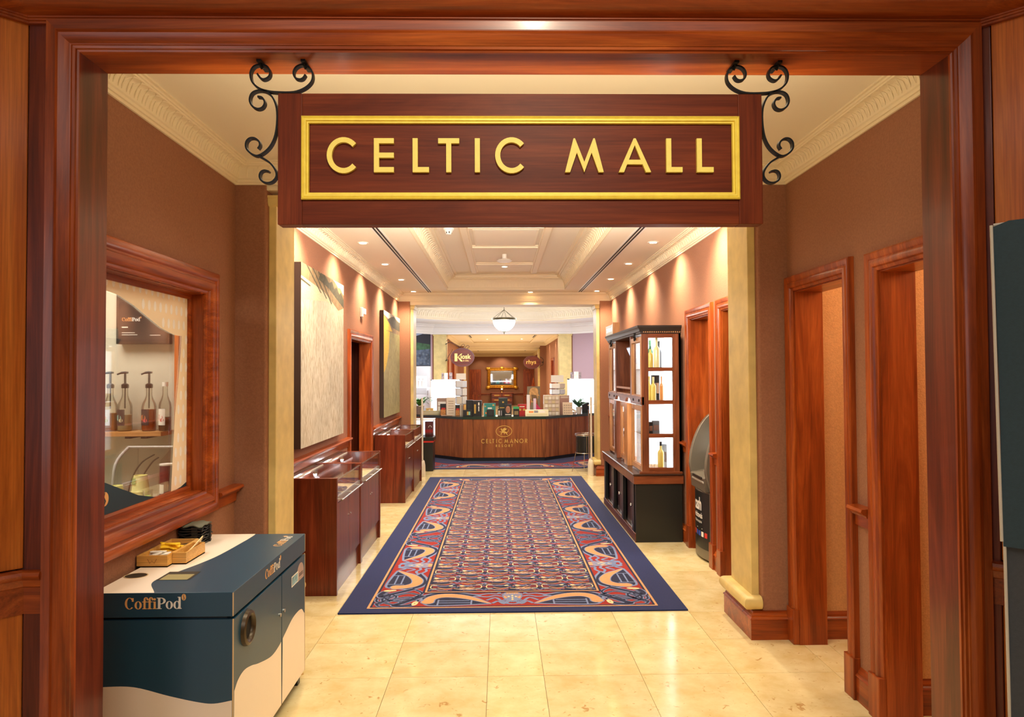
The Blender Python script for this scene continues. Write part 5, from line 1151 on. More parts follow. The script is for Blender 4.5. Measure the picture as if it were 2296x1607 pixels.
MB().lathe([(0, 2.41), (.012, 2.43), (.008, 2.445), (.03, 2.458), (.012, 2.47), (0, 2.47)], .09, 14.4, 14).build('finial', BRZ, pl_, smooth=50)
point('pendant_light', (.09, 14.4, 2.56), 34, (1.0, .92, .78), .16)

# ------------------------------------------------------------------ second hall
pier_pts = ((17.86, 18.3, 11), (26.4, 26.8, 12))
for y0, y1, k in pier_pts:
    t = shell('trim_%d' % k)
    for x0, x1, pa, pb in ((-1.75, -1.375, -1.70, -1.372), (1.523, 1.90, 1.52, 1.845)):
        MB().box(x0, x1, y0, y1, 0, 3.0).build('pier_wall', WALL, t)
        if k == 11: MB().box(pa, pb, y0-.03, y1-.05, 0, 2.60).build('pilaster', PILA, t, bev=.01); MB().box(pa-.015, pb+.015, y0-.045, y1-.05, 2.57, 2.61).build('capital', PILA, t, bev=.006)
        else:
            q = (-1.375, -1.30) if x0 < 0 else (1.448, 1.523); MB().box(q[0], q[1], y0+.04, y1-.05, 0, 2.55).build('pilaster', PILA, t, bev=.01)
    MB().box(-1.7, 1.9, y0+.02, y1, 2.612 if k == 11 else 2.60, 3.0).build('beam', CREAM, t)
h = wall_cells(MB(), on_yz(XL, -1), 18.2, 36, 0, 3, .12, [(20.0, 21.0, 0, 2.02), (22.6, 23.6, 0, 2.02)]); struct(h.build('wall_hall_left', WALL))
h = wall_cells(MB(), on_yz(XR, 1), 18.2, 36, 0, 3, .12, [(19.2, 20.2, 0, 2.02), (22.2, 23.2, 0, 2.02)]); struct(h.build('wall_hall_right', WALL))
doorway(8, XL, 1, (20.0, 21.0, 0, 2.02), .12); doorway(9, XL, 1, (22.6, 23.6, 0, 2.02), .12); doorway(10, XR, -1, (19.2, 20.2, 0, 2.02), .12); doorway(11, XR, -1, (22.2, 23.2, 0, 2.02), .12)
for k, (x, a, b) in enumerate(((XL-.11, 20.0, 21.0), (XL-.11, 22.6, 23.6), (XR+.11, 19.2, 20.2), (XR+.11, 22.2, 23.2))): struct(MB().box(x-.02, x+.02, a, b, 0, 2.02).build('door_%d' % (12+k), WDZ))
struct(MB().box(-1.7, 1.9, 18.0, 26.6, 2.78, 2.9).box(-1.7, 1.9, 26.6, 36.2, 2.62, 2.75).build('ceiling', CEIL))
t = shell('trim_13')
for (y0, y1, z) in ((18.35, 26.4, 2.66), (26.85, 36.0, 2.50)):
    MB().sweep(corn, [(XL, y0), (XR, y0), (XR, y1), (XL, y1)], on_xy(z), closed=True).build('cornice', CREAM, t, smooth=30)
MB().sweep([(0, 0), (.03, 0), (.05, -.04), (0, -.05)], [(-1.0, 19), (1.15, 19), (1.15, 25.6), (-1.0, 25.6)], on_xy(2.78), closed=True).build('coffer_mould', CREAM, t)
struct(MB().box(-1.7, 1.9, 36, 36.15, -.2, 2.8).build('wall_hall_back', WALL))
for x, y, z, w_ in ((-1.28, 19.4, 2.78, 'nearer of two above the kiosk sign, first hall bay'), (-1.25, 20.9, 2.78, 'farther of two above the kiosk sign, first hall bay'), (1.42, 19.0, 2.78, 'nearer of two opposite the kiosk sign'), (1.35, 20.4, 2.78, 'farther of two opposite the kiosk sign'), (-.43, 23.6, 2.78, 'left of the middle pair before the far beam'), (.74, 23.6, 2.78, 'right of the middle pair before the far beam'), (-1.2, 27.6, 2.62, 'left edge just beyond the far beam'), (1.32, 27.5, 2.62, 'right edge just beyond the far beam'), (-.45, 29.6, 2.62, 'left of the pair nearest the mirror'), (.62, 29.6, 2.62, 'right of the pair nearest the mirror'), (-1.1, 29.2, 2.62, 'beside the far air slot behind the kiosk sign')):
    downlight(x, y, z, 'small hall downlight, %s' % w_, 'downlights of the second hall')
for y in (19.6, 21.6, 24.2): spot('spot', (1.60, y, 2.75), 22, TUNG, 74, .55, .03, (1.75, y, 1.2))
spot('spot', (.08, 35.2, 2.58), 60, TUNG, 90, .7, .05, (.08, 36, 1.6)); spot('spot', (-1.0, 35.2, 2.58), 25, TUNG, 80, .7, .05, (-1.0, 36, 1.4))
for x in (-.95, 1.10):
    t = thing('slot_diffuser', (x, 22, 2.78), 'short dark linear air slot in the second hall ceiling on the %s side' % ('kiosk sign' if x < 0 else 'opposite'), 'air vent')
    MB().box(x-.06, x+.06, 19.6, 22.6, 2.772, 2.781).build('frame', RIMW, t)
    for dx in (-.045, .01): MB().box(x+dx, x+dx+.035, 19.62, 22.58, 2.769, 2.773).build('slot', SLOT, t)
    t = thing('slot_diffuser', (x, 29, 2.62), 'far short dark air slot of the lower second hall ceiling on the %s side' % ('kiosk sign' if x < 0 else 'opposite'), 'air vent')
    MB().box(x-.06, x+.06, 28.2, 30.6, 2.612, 2.621).build('frame', RIMW, t); MB().box(x-.03, x+.03, 28.25, 30.55, 2.609, 2.613).build('slot', SLOT, t)
struct(MB().sweep(rail_p, [(1.735, 36), (-1.575, 36)], on_xy(.50)).build('trim_14', WX))
for k, (x0, x1) in enumerate(((-1.58, -.98), (1.20, 1.75))):
    t = shell('door_%d' % (16+k)); a, b = x0, x1
    MB().box(a, b, 35.90, 36.0, 0, 1.84).build('frame', WZ, t); MB().box(a+.07, b-.09, 35.88, 35.9, 0, 1.74).build('leaf', WZ, t)
    for z0, z1 in ((.1, .55), (.7, 1.66)): MB().box(a+.14, b-.16, 35.865, 35.88, z0, z1).build('raised_panel', WZ, t, bev=.01)
    MB().ball((b-.12 if k == 0 else a+.09, 35.85, .48), .03, 10, 6).build('knob', MC['brass'], t, smooth=60)
GILT = mat('gilt_frame', srgb(214, 160, 60), .35, metal=.7, noise=.3, nscale=18)
t = thing('gilt_mirror', (.08, 35.95, 1.3), 'ornate gilt framed mirror reflecting white light on the far hall wall', 'mirror')
mx0, mx1, mz0, mz1 = -.66, .86, .86, 1.93
mb = MB().sweep([(0, 0), (0, .05), (.04, .09), (.08, .06), (.12, .10), (.15, .08), (.17, .02), (.17, 0)], [(mx0+.17, mz0+.17), (mx0+.17, mz1-.17), (mx1-.17, mz1-.17), (mx1-.17, mz0+.17)], on_xz(36, -1), closed=True)
for (x, z) in ((mx0+.05, mz0+.05), (mx1-.05, mz0+.05), (mx0+.05, mz1-.05), (mx1-.05, mz1-.05), (.1, mz1-.03), (.1, mz0+.03)): mb.ball((x, 35.93, z), .11, 10, 6, 0, (1.2, .4, .8))
mb.build('frame', GILT, t, smooth=40)
MB().box(mx0+.15, mx1-.15, 35.97, 35.99, mz0+.15, mz1-.15).build('mirror_glass', mat('mirror', (.9, .92, .92), .03, metal=1), t)
# the mirror faces back down the hall and reflects hall and lobby
t = thing('chest_of_drawers', (.09, 35.8, 0), 'dark carved chest of drawers with brass fronts beneath the gilt mirror', 'chest of drawers')
MB().box(-.46, .64, 35.45, 35.98, 0, .62).build('carcass', WDX, t, bev=.01); MB().box(-.50, .68, 35.42, 35.98, .62, .66).build('top', WX, t, bev=.01)
for z in (.44, .20):
    for a, b in ((-.40, .06), (.12, .58)):
        d = MB().box(a, b, 35.43, 35.45, z, z+.15).build('drawer', WX, t, bev=.006); MB().box(a+.1, b-.1, 35.41, 35.43, z+.05, z+.10).build('pull', MC['brass'], d)
t = thing('table_lamp', (.09, 35.7, .66), 'small bright lamp standing on the chest of drawers', 'lamp')
MB().lathe([(.07, .66), (.03, .70), (.03, .76), (.05, .80)], .09, 35.7, 12).build('base', MC['brass'], t, smooth=50); MB().lathe([(.05, .80), (.03, .86), (0, .86)], .09, 35.7, 14).build('shade', emis('lamp_shade', (1, .85, .6), 4), t, smooth=50)
# ------------------------------------------------------------------ reception counter
CW = wood('counter_walnut', srgb(110, 58, 26), srgb(150, 86, 42), srgb(180, 112, 60), 'Z', rough=.35); GRN = mat('green_glass_edge', srgb(40, 62, 54), .15, coat=.4); PLB = mat('plinth_black_green', srgb(24, 30, 30), .4)
rc = thing('reception_counter', (.07, 13.2, 0), 'octagonal walnut reception counter with gold CELTIC MANOR RESORT lettering', 'reception counter')
def octline(e): # outer line offset inwards by e
    a = .414*e
    return [(-2.02+e, 16.0), (-2.02+e, 13.96+a), (-.68+a, 12.62+e), (.825-a, 12.62+e), (2.165-e, 13.96+a), (2.165-e, 16.0)]
def ringp(mb, e0, e1, z0, z1):
    A, B = octline(e0), octline(e1); n = len(A)
    for i in range(n-1): mb.prism([A[i], A[i+1], B[i+1], B[i]], on_xy(0), z0, z1)
    return mb
ringp(MB(), .05, .11, .0095, .075).build('plinth', PLB, rc)
ringp(MB(), 0, .56, .768, .815).build('worktop', GRN, rc)
ringp(MB(), .03, .06, .075, .768).build('carcass', CW, rc)
def cpanel(p, q, e=0):
    p, q = Vector((*p, .075)), Vector((*q, .075)); d = q-p; n = Vector((d.y, -d.x, 0)).normalized()
    if n.y > 0: n = -n
    MB().obox(p+n*e, d, -n*.03, (0, 0, .693)).build('panel', CW, rc, bev=.003)
A = octline(.006)
cpanel((-.49, 12.626), (.64, 12.626)); cpanel((-.678, 12.626), (-.495, 12.626), .004); cpanel((.645, 12.626), (.823, 12.626), .004)
for (a, b) in ((A[1], A[2]), (A[3], A[4])):
    a, b = Vector(a), Vector(b)
    for k in range(5): cpanel(tuple(a+(b-a)*(k/5+.002)), tuple(a+(b-a)*((k+1)/5-.002)))
cpanel(A[0], A[1]); cpanel(A[4], A[5])
GC = mat('counter_gold', srgb(226, 190, 96), .45, metal=.1); cm_ = on_xz(12.624, -1)
MB().stroke(ellipse(.067, .551, .143, .098, 40), .009, cm_, 0, .003, closed=True).build('oval_emblem', GC, rc)
def D(pts): return [(.067+(u-1035)/11.48*.00809, .551-(v-425)/11.48*.00809) for u, v in pts]
mb = MB()
for p in ([(945, 375), (985, 360), (1000, 385), (1000, 420), (1070, 430), (1105, 445), (1110, 480), (1130, 515), (1105, 515), (1085, 480), (1060, 470), (1050, 500), (1035, 500), (1040, 470), (990, 462), (965, 485), (970, 515), (945, 515), (950, 480), (975, 445), (970, 400)],
          [(1000, 410), (1010, 360), (1080, 325), (1060, 355), (1120, 345), (1085, 375), (1110, 390), (1060, 405), (1040, 430)], [(1095, 450), (1140, 430), (1140, 390), (1152, 375), (1150, 430), (1115, 465)], [(975, 445), (930, 450), (905, 420), (925, 432), (950, 432)], [(945, 375), (955, 350), (975, 358), (985, 365), (960, 385)]):
    mb.prism(D(p), cm_, 0, .003)
mb.build('dragon_emblem', GC, rc)
def lettering(s, xs, z0, z1, w_):
    mb = MB()
    for ch, (a, b) in zip(s, xs): glyph(mb, ch, a, b, z0, z1, w_, cm_, 0, .003)
    mb.build('lettering', GC, rc)
def xp(u0, u1): return (-.346+(u0-455)/1165*.83, -.346+(u1-455)/1165*.83)
lettering('CELTICMANOR', [xp(*q) for q in ((455, 540), (580, 630), (672, 712), (735, 785), (838, 850), (895, 972), (1043, 1140), (1180, 1268), (1302, 1390), (1425, 1528), (1568, 1624))], .338, .411, .0095)
lettering('RESORT', [xp(*q) for q in ((825, 858), (900, 928), (972, 1008), (1045, 1108), (1148, 1180), (1216, 1254))], .266, .312, .0075)

for x in (-.5, .65): spot('spot', (x, 12.0, 2.84), 60, TUNG, 80, .9, .05, (x*1.5, 13.3, 1.0))  # spots added to brighten the things on the counter, no fittings
for x in (-.7, .85): spot('spot', (x, 11.75, 2.84), 55, TUNG, 100, .9, .05, (x, 12.6, .3))  # second added pair, lights the dark counter front
# pixel of the photograph -> world point in the plane y = Y, used to measure where things stand
def at(px, py, Y):
    yaw, pitch, roll = 0.017319, 0.022743, -0.005164
    f = Vector((math.sin(yaw)*math.cos(pitch), math.cos(yaw)*math.cos(pitch), math.sin(pitch))); r = Vector((math.cos(yaw), -math.sin(yaw), 0)); u = r.cross(f)
    r, u = r*math.cos(roll)+u*math.sin(roll), u*math.cos(roll)-r*math.sin(roll)
    d = f+r*((px-1148)/1560)-u*((py-803.5)/1560); return Vector((0, 0, 1.58))+d*(Y/d.y)
ZC = .8152
def item(nm, px0, px1, py0, Y, dep, m, lab, cat, prints=(), z0=ZC, group=None, part='cover', lean=0, top=None):
    a = at(px0, py0, Y); b = at(px1, py0, Y); z1 = a.z
    t = thing(nm, ((a.x+b.x)/2, Y, z0), lab, cat, group)
    MB().obox((a.x, Y, z0), (b.x-a.x, 0, 0), (0, dep, 0), (0, lean, z1-z0)).build(part, m, t, bev=.002)
    if not prints: prints = ((.12, .88, .12, .88, m, 'front_panel'),)
    for (u0, u1, v0, v1, pm, pn) in prints:
        k = lambda u, v: (a.x+(b.x-a.x)*u, Y-.0012+lean*v, z0+(z1-z0)*v)
        MB().add([k(u0, v0), k(u1, v0), k(u1, v1), k(u0, v1)], [(0, 1, 2, 3)]).build(pn, pm, t, fix=False)
    return t
c_ = lambda n, r, g, b, ro=.5: mat(n, srgb(r, g, b), ro)
TL = c_('book_teal', 40, 134, 128); BK = c_('book_black', 34, 32, 34); GD = c_('book_dark_green', 40, 50, 50); RD = c_('book_red', 186, 34, 36); LV = c_('leaflet_cream', 226, 216, 200); LV2 = c_('leaflet_text', 190, 172, 150); SKN = c_('portrait_skin', 180, 128, 104); GLD = c_('print_gold', 206, 170, 80); FOOD = mat('food_picture', srgb(196, 134, 70), .5, noise=.5, nscale=90); BRN = c_('card_brown', 172, 132, 120); MAG = c_('card_magenta', 190, 40, 90); LIL = c_('card_lilac', 220, 200, 226)
item('counter_tray', 945, 985, 921, 13.25, .16, c_('tray_sage', 190, 182, 140), 'low pale olive tray at the left end of the counter', 'tray', ((.06, .94, .25, .8, c_('tray_sage_light', 204, 198, 160), 'front_label'),))
o = item('wooden_bowl', 955, 971, 915, 13.34, .10, c_('bowl_honey', 214, 176, 110), 'honey coloured wooden piece standing in the olive tray', 'ornament', ((.4, .6, .3, .7, WP, 'white_mark'),), z0=.86)
item('picture_stand', 979, 1003, 892, 13.36, .03, c_('stand_brown', 168, 140, 126), 'brown house shaped wooden stand behind the food card', 'stand', ((.12, .86, .55, .78, WP, 'opening'), (.12, .5, .2, .5, WP, 'opening')))
item('food_card', 987, 1000, 905, 13.12, .012, BK, 'leaning card with a pastry picture left of the tall cream leaflet', 'card', ((.05, .95, .02, .5, FOOD, 'picture'), (.2, .9, .5, .66, red, 'picture')))
item('tall_leaflet', 1001, 1021, 891, 13.02, .05, LV, 'tall cream leaflet card standing between two food cards', 'leaflet', tuple((.2, .8, .12+.13*i, .17+.13*i, LV2, 'printed_line') for i in range(6)))
item('food_card', 1021, 1031, 907, 12.98, .012, BK, 'card with a pastry picture right of the tall cream leaflet', 'card', ((.05, .95, .02, .5, FOOD, 'picture'), (.2, .9, .5, .66, red, 'picture')))
item('guide_book', 1031, 1038, 907, 12.96, .10, c_('book_stone', 186, 176, 160), 'thick stone coloured book between food card and black boxes', 'book', ((.5, .98, .02, .98, c_('book_stone_dark', 140, 132, 120), 'spine'),))
item('wooden_case', 989, 1014, 934-3, 12.90, .08, c_('case_tan', 170, 144, 120), 'thin tan card lying below the tall cream leaflet', 'card', z0=ZC)
item('gift_carton', 1045, 1060, 897, 12.98, .12, BK, 'tall black bottle carton standing at the left of its pair', 'box', ((.3, .5, .2, .7, GD, 'printed_bottle'),))
item('gift_carton', 1060, 1080, 898, 12.93, .12, BK, 'tall black bottle carton with white emblem, right of its pair', 'box', ((.15, .35, .15, .75, GLD, 'printed_bottle'), (.62, .72, .3, .62, WP, 'printed_emblem'), (.6, .75, .68, .88, WP, 'printed_emblem')))
item('small_carton', 1038, 1059, 919, 12.78, .05, BK, 'low black box with yellow and green label in front of the cartons', 'box', ((.42, .6, .2, .75, GLD, 'printed_label'), (.6, .78, .2, .75, mint, 'printed_label')))
item('gift_book', 1084, 1111, 904, 12.92, .03, TL, 'teal picture book with gold flecks standing on the counter', 'book', ((.1, .2, .7, .8, GLD, 'gold_fleck'), (.75, .9, .8, .9, GLD, 'gold_fleck'), (.15, .3, .15, .28, orr, 'gold_fleck'), (.35, .7, .55, .66, WP, 'printed_title'), (.0, .04, 0, 1, WP, 'spine')), lean=.02)
item('dark_card', 1091, 1108, 918, 12.78, .02, BK, 'small black box standing in front of the teal book', 'box', ((.3, .75, .2, .75, GD, 'printed_picture'),))
item('whisky_book', 1118, 1138, 892, 12.98, .05, GD, 'tall dark green book behind the others in the middle of the counter', 'book', ((.12, .82, .42, .47, GLD, 'printed_title'), (.4, .6, .72, .8, GLD, 'printed_emblem')))
item('jar_box', 1116, 1127, 917, 12.76, .05, BK, 'small black patterned box in front of the tall dark green book', 'box', ((.15, .4, .1, .8, WP, 'printed_pattern'), (.6, .85, .1, .8, c_('print_grey', 140, 140, 146), 'printed_pattern')))
t = item('biography', 1131, 1147, 906, 12.85, .03, BK, 'dark book with a face on its cover beside the small patterned box', 'book', ((.1, .9, .08, .14, WP, 'printed_title'),), lean=.01)
ca, cb_ = at(1139, 918, 12.85), .0082; MB().flat([(ca.x+5.0*cb_*math.cos(a), ca.z+8.2*cb_*math.sin(a)) for a in [2*PI*i/20 for i in range(20)]], on_xz(12.85+.004, -1), .006).build('cover_portrait', SKN, t, fix=False)
for dx in (-.017, .017): MB().flat([(ca.x+dx-.008, ca.z+.01), (ca.x+dx+.008, ca.z+.01), (ca.x+dx+.008, ca.z+.016), (ca.x+dx-.008, ca.z+.016)], on_xz(12.85, -1), .004).build('portrait_eye', BK, t, fix=False)
MB().flat([(ca.x-.014, ca.z-.03), (ca.x+.014, ca.z-.03), (ca.x+.014, ca.z-.025), (ca.x-.014, ca.z-.025)], on_xz(12.85, -1), .004).build('portrait_mouth', red, t, fix=False)
item('tea_caddy', 1151, 1164, 914, 12.80, .06, BK, 'black tea caddy with a bright green lid', 'tin', ((.15, .85, .15, .6, c_('print_ochre', 150, 130, 90), 'printed_label'), (0, 1, .86, 1.14, c_('lid_green', 60, 170, 110), 'green_lid')))
item('red_book', 1161, 1180, 906, 12.95, .03, RD, 'red picture book with yellow panels right of the tea caddy', 'book', ((.15, .4, .42, .62, GLD, 'printed_panel'), (.6, .85, .42, .62, GLD, 'printed_panel'), (.2, .8, .75, .82, LBW, 'printed_title')))
t = item('brochure_holder', 1178, 1230, 919, 12.80, .10, c_('holder_cream', 232, 226, 190), 'wide cream brochure holder with open brochures on the counter', 'brochure holder', ((.05, .95, .1, .35, c_('holder_cream_dark', 212, 204, 164), 'front_lip'), (.15, .35, .5, .8, orr, 'brochure_picture'), (.38, .55, .5, .9, c_('print_grey', 140, 140, 146), 'brochure_picture'), (.6, .85, .5, .85, LBW, 'brochure_picture')), lean=.05)
item('acrylic_sign', 1181, 1188, 885, 13.05, .015, c_('acrylic_white', 230, 230, 236), 'narrow white acrylic sign leaning behind the brochure holder', 'sign', lean=.02)
item('pink_sign', 1196, 1202, 893, 13.05, .012, LIL, 'slim lilac edged acrylic sign beside the magenta card', 'sign')
a, b, c3 = at(1200, 902, 13.1), at(1216, 919, 13.1), at(1200, 921, 13.1)
t = thing('magenta_card', (a.x, 13.1, ZC), 'folded magenta triangular card behind the brochure holder', 'card'); MB().add([(a.x, 13.1, a.z), (b.x, 13.1, b.z), (b.x, 13.1, ZC), (a.x, 13.1, ZC), (a.x, 13.13, a.z), (b.x, 13.13, b.z), (b.x, 13.13, ZC), (a.x, 13.13, ZC)], [(3,2,1,0), (4,5,6,7), (0,1,5,4), (1,2,6,5), (2,3,7,6), (3,0,4,7)]).build('fold', MAG, t); MB().box(a.x-.004, a.x, 13.098, 13.132, ZC, a.z).build('spine', LIL, t)
t = item('leaflet_rack', 1219, 1255, 886, 12.98, .14, c_('rack_beige', 206, 190, 168), 'tall beige leaflet rack filled with small cards on the counter', 'leaflet rack')
for i in range(4):
    for j in range(5):
        p0 = at(1222+8*i, 930-8.6*j, 12.972); MB().box(p0.x, p0.x+.052, 12.966, 12.976, p0.z, p0.z+.058).build('small_card', (LV, c_('card_rose', 214, 196, 186), LBW, c_('card_straw', 216, 200, 160))[(i*2+j) % 4], t)
item('brown_placard', 1255, 1276, 886, 13.18, .02, BRN, 'dusty brown placard standing behind the tilted cream card', 'placard', ((.1, .9, .86, .9, LV, 'printed_line'), (.1, .9, .94, .97, LV, 'printed_line')))
t = item('tilted_calendar', 1262, 1284, 902, 13.05, .03, c_('calendar_cream', 226, 208, 182), 'tilted cream calendar card in front of the brown placard', 'calendar', tuple((.1+.22*i, .26+.22*i, .1+.2*j, .22+.2*j, LV2, 'printed_square') for i in range(4) for j in range(4)), lean=.04)
# plants
LEAF = mat('leaf_green', srgb(74, 134, 50), .4); LEAFD = mat('leaf_dark', srgb(58, 104, 70), .4)
def plant(px, py_pot_top, py_top, Y, rpot, potm, leafm, lab, n, seed):
    rr = random.Random(seed); a = at(px, py_pot_top, Y); t = thing('potted_plant', (a.x, Y, ZC), lab, 'plant')
    MB().lathe([(0, ZC), (rpot*.8, ZC), (rpot, a.z), (rpot*.88, a.z), (rpot*.86, a.z-.02), (0, a.z-.02)], a.x, Y, 20).build('pot', potm, t, smooth=40)
    H_ = at(px, py_top, Y).z-a.z
    for i in range(n):
        an = 2*PI*i/n+rr.uniform(-.3, .3); ln = H_*rr.uniform(1.1, 1.9); up = rr.uniform(.55, 1.1)*H_; wv = rr.uniform(.028, .042)
        dx, dy = math.cos(an), math.sin(an); pts = []
        for k in range(8):
            s_ = k/7; rad = ln*s_*.75; pts.append((a.x+dx*rad, Y+dy*rad*.8, a.z-.02+up*1.6*s_*(1.25-s_*.72) - .25*H_*s_**3, wv*math.sin(min(1, s_*1.02)*PI)**.8+.002))
        vs = []
        for (x, y, z, w_) in pts: vs += [(x-dy*w_, y+dx*w_, z+.006), (x, y, z), (x+dy*w_, y-dx*w_, z+.006)]
        MB().add(vs, [(3*k+j, 3*k+3+j, 3*k+4+j, 3*k+1+j) for k in range(7) for j in range(2)]).build('leaf', leafm, t, smooth=60, fix=False)
plant(941, 910, 884, 13.55, .085, c_('pot_taupe', 150, 134, 124), LEAF, 'leafy green plant in a taupe pot at the left end of the counter', 15, 3)
plant(1298, 912, 886, 13.35, .058, c_('pot_white', 216, 212, 204), LEAFD, 'dark leaved plant in a white pot at the right end of the counter', 14, 5)
a = at(1288, 925, 13.2); t = thing('white_bowl', (a.x, 13.2, ZC), 'small white bowl left of the white plant pot', 'bowl'); MB().lathe([(0, ZC), (.03, ZC), (.045, ZC+.05), (.04, ZC+.05), (.026, ZC+.008), (0, ZC+.008)], a.x, 13.2, 18).build('bowl', LBW, t, smooth=40)
t = item('till_monitor', 1305, 1321, 902, 13.75, .05, BLACK, 'black till monitor behind the white plant pot', 'monitor', ((.08, .92, .3, .95, DARK, 'screen'),))
# spinner racks with postcards
def spinner(px, tops, Y, lab, hw, seed):
    rr = random.Random(seed); a = at(px, 930, Y); t = thing('card_spinner', (a.x, Y, ZC), lab, 'card rack')
    z1 = at(px, tops[0], Y).z
    MB().lathe([(0, ZC), (.10, ZC), (.10, ZC+.012), (0, ZC+.012)], a.x, Y, 20).cyl((a.x, Y, ZC), (a.x, Y, z1), .01, 8).build('pole', CHROME, t, smooth=40)
    lv_ = [at(px, q, Y).z for q in tops]
    for i in range(len(lv_)-1):
        zt, zb = lv_[i], lv_[i+1]
        if i == 0: MB().box(a.x-hw*.8, a.x+hw*.8, Y-.01, Y+.0, zb+.01, zt).build('header_card', WP, t); continue
        MB().lathe([(hw*.9, zb), (hw*.9, zb+.01)], a.x, Y, 16).build('tier_ring', c_('ring_grey', 130, 130, 136), t)
        for k in range(6):
            an = 2*PI*k/6+.25; nx, ny = math.cos(an), math.sin(an); c0 = Vector((a.x+nx*hw*.85, Y+ny*hw*.85, zb+.012)); tv = Vector((-ny, nx, 0))
            d = MB().obox(c0-tv*hw*.46, tv*hw*.92, (nx*.004, ny*.004, 0), (0, 0, (zt-zb)-.025)).build('greeting_card', (LBW, WP, LV, c_('card_ice', 222, 228, 238))[rr.randrange(4)], t)
spinner(1034, (837, 852, 869, 887, 906), 13.35, 'white greeting card spinner left of the kiosk sign', .115, 1); spinner(1250, (841, 858, 871, 884), 13.35, 'white greeting card spinner behind the beige leaflet rack', .15, 2)
# lit white showcases behind the counter
GLOW = emis('showcase_glow', (.95, .97, 1.0), 5.0); SHW = mat('showcase_white', srgb(238, 240, 244), .4)
def showcase(px0, px1, pyt, Y, lab, seed, glow=GLOW, shelves=3, zb=0):
    a, b = at(px0, pyt, Y), at(px1, pyt, Y); z1 = a.z; t = thing('lit_showcase', ((a.x+b.x)/2, Y, 0), lab, 'showcase'); x0, x1 = a.x, b.x
    MB().box(x0, x1, Y+.34, Y+.36, .0095, z1).build('back_panel', SHW, t); MB().box(x0+.03, x1-.03, Y+.33, Y+.338, .5, z1-.03).build('lit_back', glow, t)
    for q in (x0, x1-.02): MB().box(q, q+.02, Y, Y+.34, .0095, z1).build('side_panel', SHW, t)
    MB().box(x0, x1, Y, Y+.36, z1-.02, z1).build('top_board', SHW, t); MB().box(x0+.02, x1-.02, Y, Y+.34, .0095, .5).build('base_cabinet', SHW, t)
    for i in range(shelves): MB().box(x0+.02, x1-.02, Y+.02, Y+.32, .72+.26*i, .73+.26*i).build('glass_shelf', GSH, t)
    return x0, x1, z1
sh = showcase(966, 1032, 851, 16.3, 'brilliantly lit white showcase behind the left of the counter', 1); sh2 = showcase(1275, 1340, 849, 16.2, 'brilliantly lit white showcase behind the right of the counter', 2)
def figs(x0, x1, Y, n, zs_, lab, grp):
    for zi, z in enumerate(zs_):
        for i in range(n):
            x = x0+.1+(x1-x0-.2)*i/(n-1); t = thing('crystal_figure', (x, Y, z), lab % (('leftmost', 'second', 'rightmost')[i], ('lower', 'upper')[zi]), 'ornament', grp)
            MB().lathe([(0, z), (.03, z), (.012, z+.03), (.03, z+.07), (.02, z+.11), (0, z+.13)], x, Y, 10).build('body', CP, t, smooth=50); MB().box(x-.03, x+.03, Y-.03, Y+.03, z-.0, z+.008).build('base', CP, t)
figs(sh[0], sh[1], 16.42, 3, (.991, 1.251), 'clear crystal ornament, %s on the %s shelf of the left lit showcase', 'ornaments in the left lit showcase'); figs(sh2[0], sh2[1], 16.32, 3, (.991, 1.251), 'clear crystal ornament, %s on the %s shelf of the right lit showcase', 'ornaments in the right lit showcase')
PICA = mat('picture_dark_figures', srgb(120, 104, 100), .5, noise=.7, nscale=30); PICB = mat('picture_warm', srgb(214, 186, 162), .5, noise=.3, nscale=20)
for (p0, p1, q, Y, zt, m, lab) in ((990, 995, 836, 16.42, sh[2], PICA, 'narrow dark picture card on top of the left lit showcase'), (996, 1004, 836, 16.42, sh[2], PICB, 'pale peach picture card on top of the left lit showcase'), (1007, 1014, 835, 16.42, sh[2], PICA, 'dark blue picture card on top of the left lit showcase'), (1279, 1286, 834, 16.32, sh2[2], PICA, 'dotted picture card on top of the right lit showcase'), (1287, 1297, 833, 16.32, sh2[2], PICB, 'peach picture card in the middle on the right lit showcase'), (1298, 1303, 834, 16.32, sh2[2], PICA, 'dark picture card at the right on the right lit showcase')):
    item('picture_card', p0, p1, q, Y, .02, m, lab, 'card', ((.1, .9, .1, .9, m, 'printed_picture'),), z0=zt)
# tall white cabinet with open niche, at the far left
a, b = at(917, 821, 16.9), at(964, 821, 16.9); t = thing('white_cabinet', ((a.x+b.x)/2, 17.0, 0), 'tall white cabinet with a lit niche of bottles beneath the mountain poster', 'cabinet')
x0, x1, z1 = a.x, b.x, a.z; n0, n1 = at(930, 868, 16.9).z, at(930, 843, 16.9).z; GW = mat('cabinet_grey_white', srgb(206, 208, 210), .5)
MB().box(x0, x1, 16.9, 17.2, n1, z1).build('upper_panel', GW, t); MB().box(x0, x1, 16.9, 17.2, 0, n0).build('lower_body', SHW, t); MB().box(x1-.07, x1, 16.9, 17.2, n0, n1).build('side_panel', GW, t); MB().box(x0, x1-.07, 17.17, 17.2, n0, n1).build('lit_back', emis('niche_glow', (.96, .97, 1), 1.6), t)
MB().box(x0, x1-.08, 16.893, 16.90, n0-.16, n0-.02).build('drawer_front', GW, t); MB().cyl((x1-.05, 16.885, n0-.2), (x1-.05, 16.885, n0-.08), .008, 8).build('handle', CHROME, t)
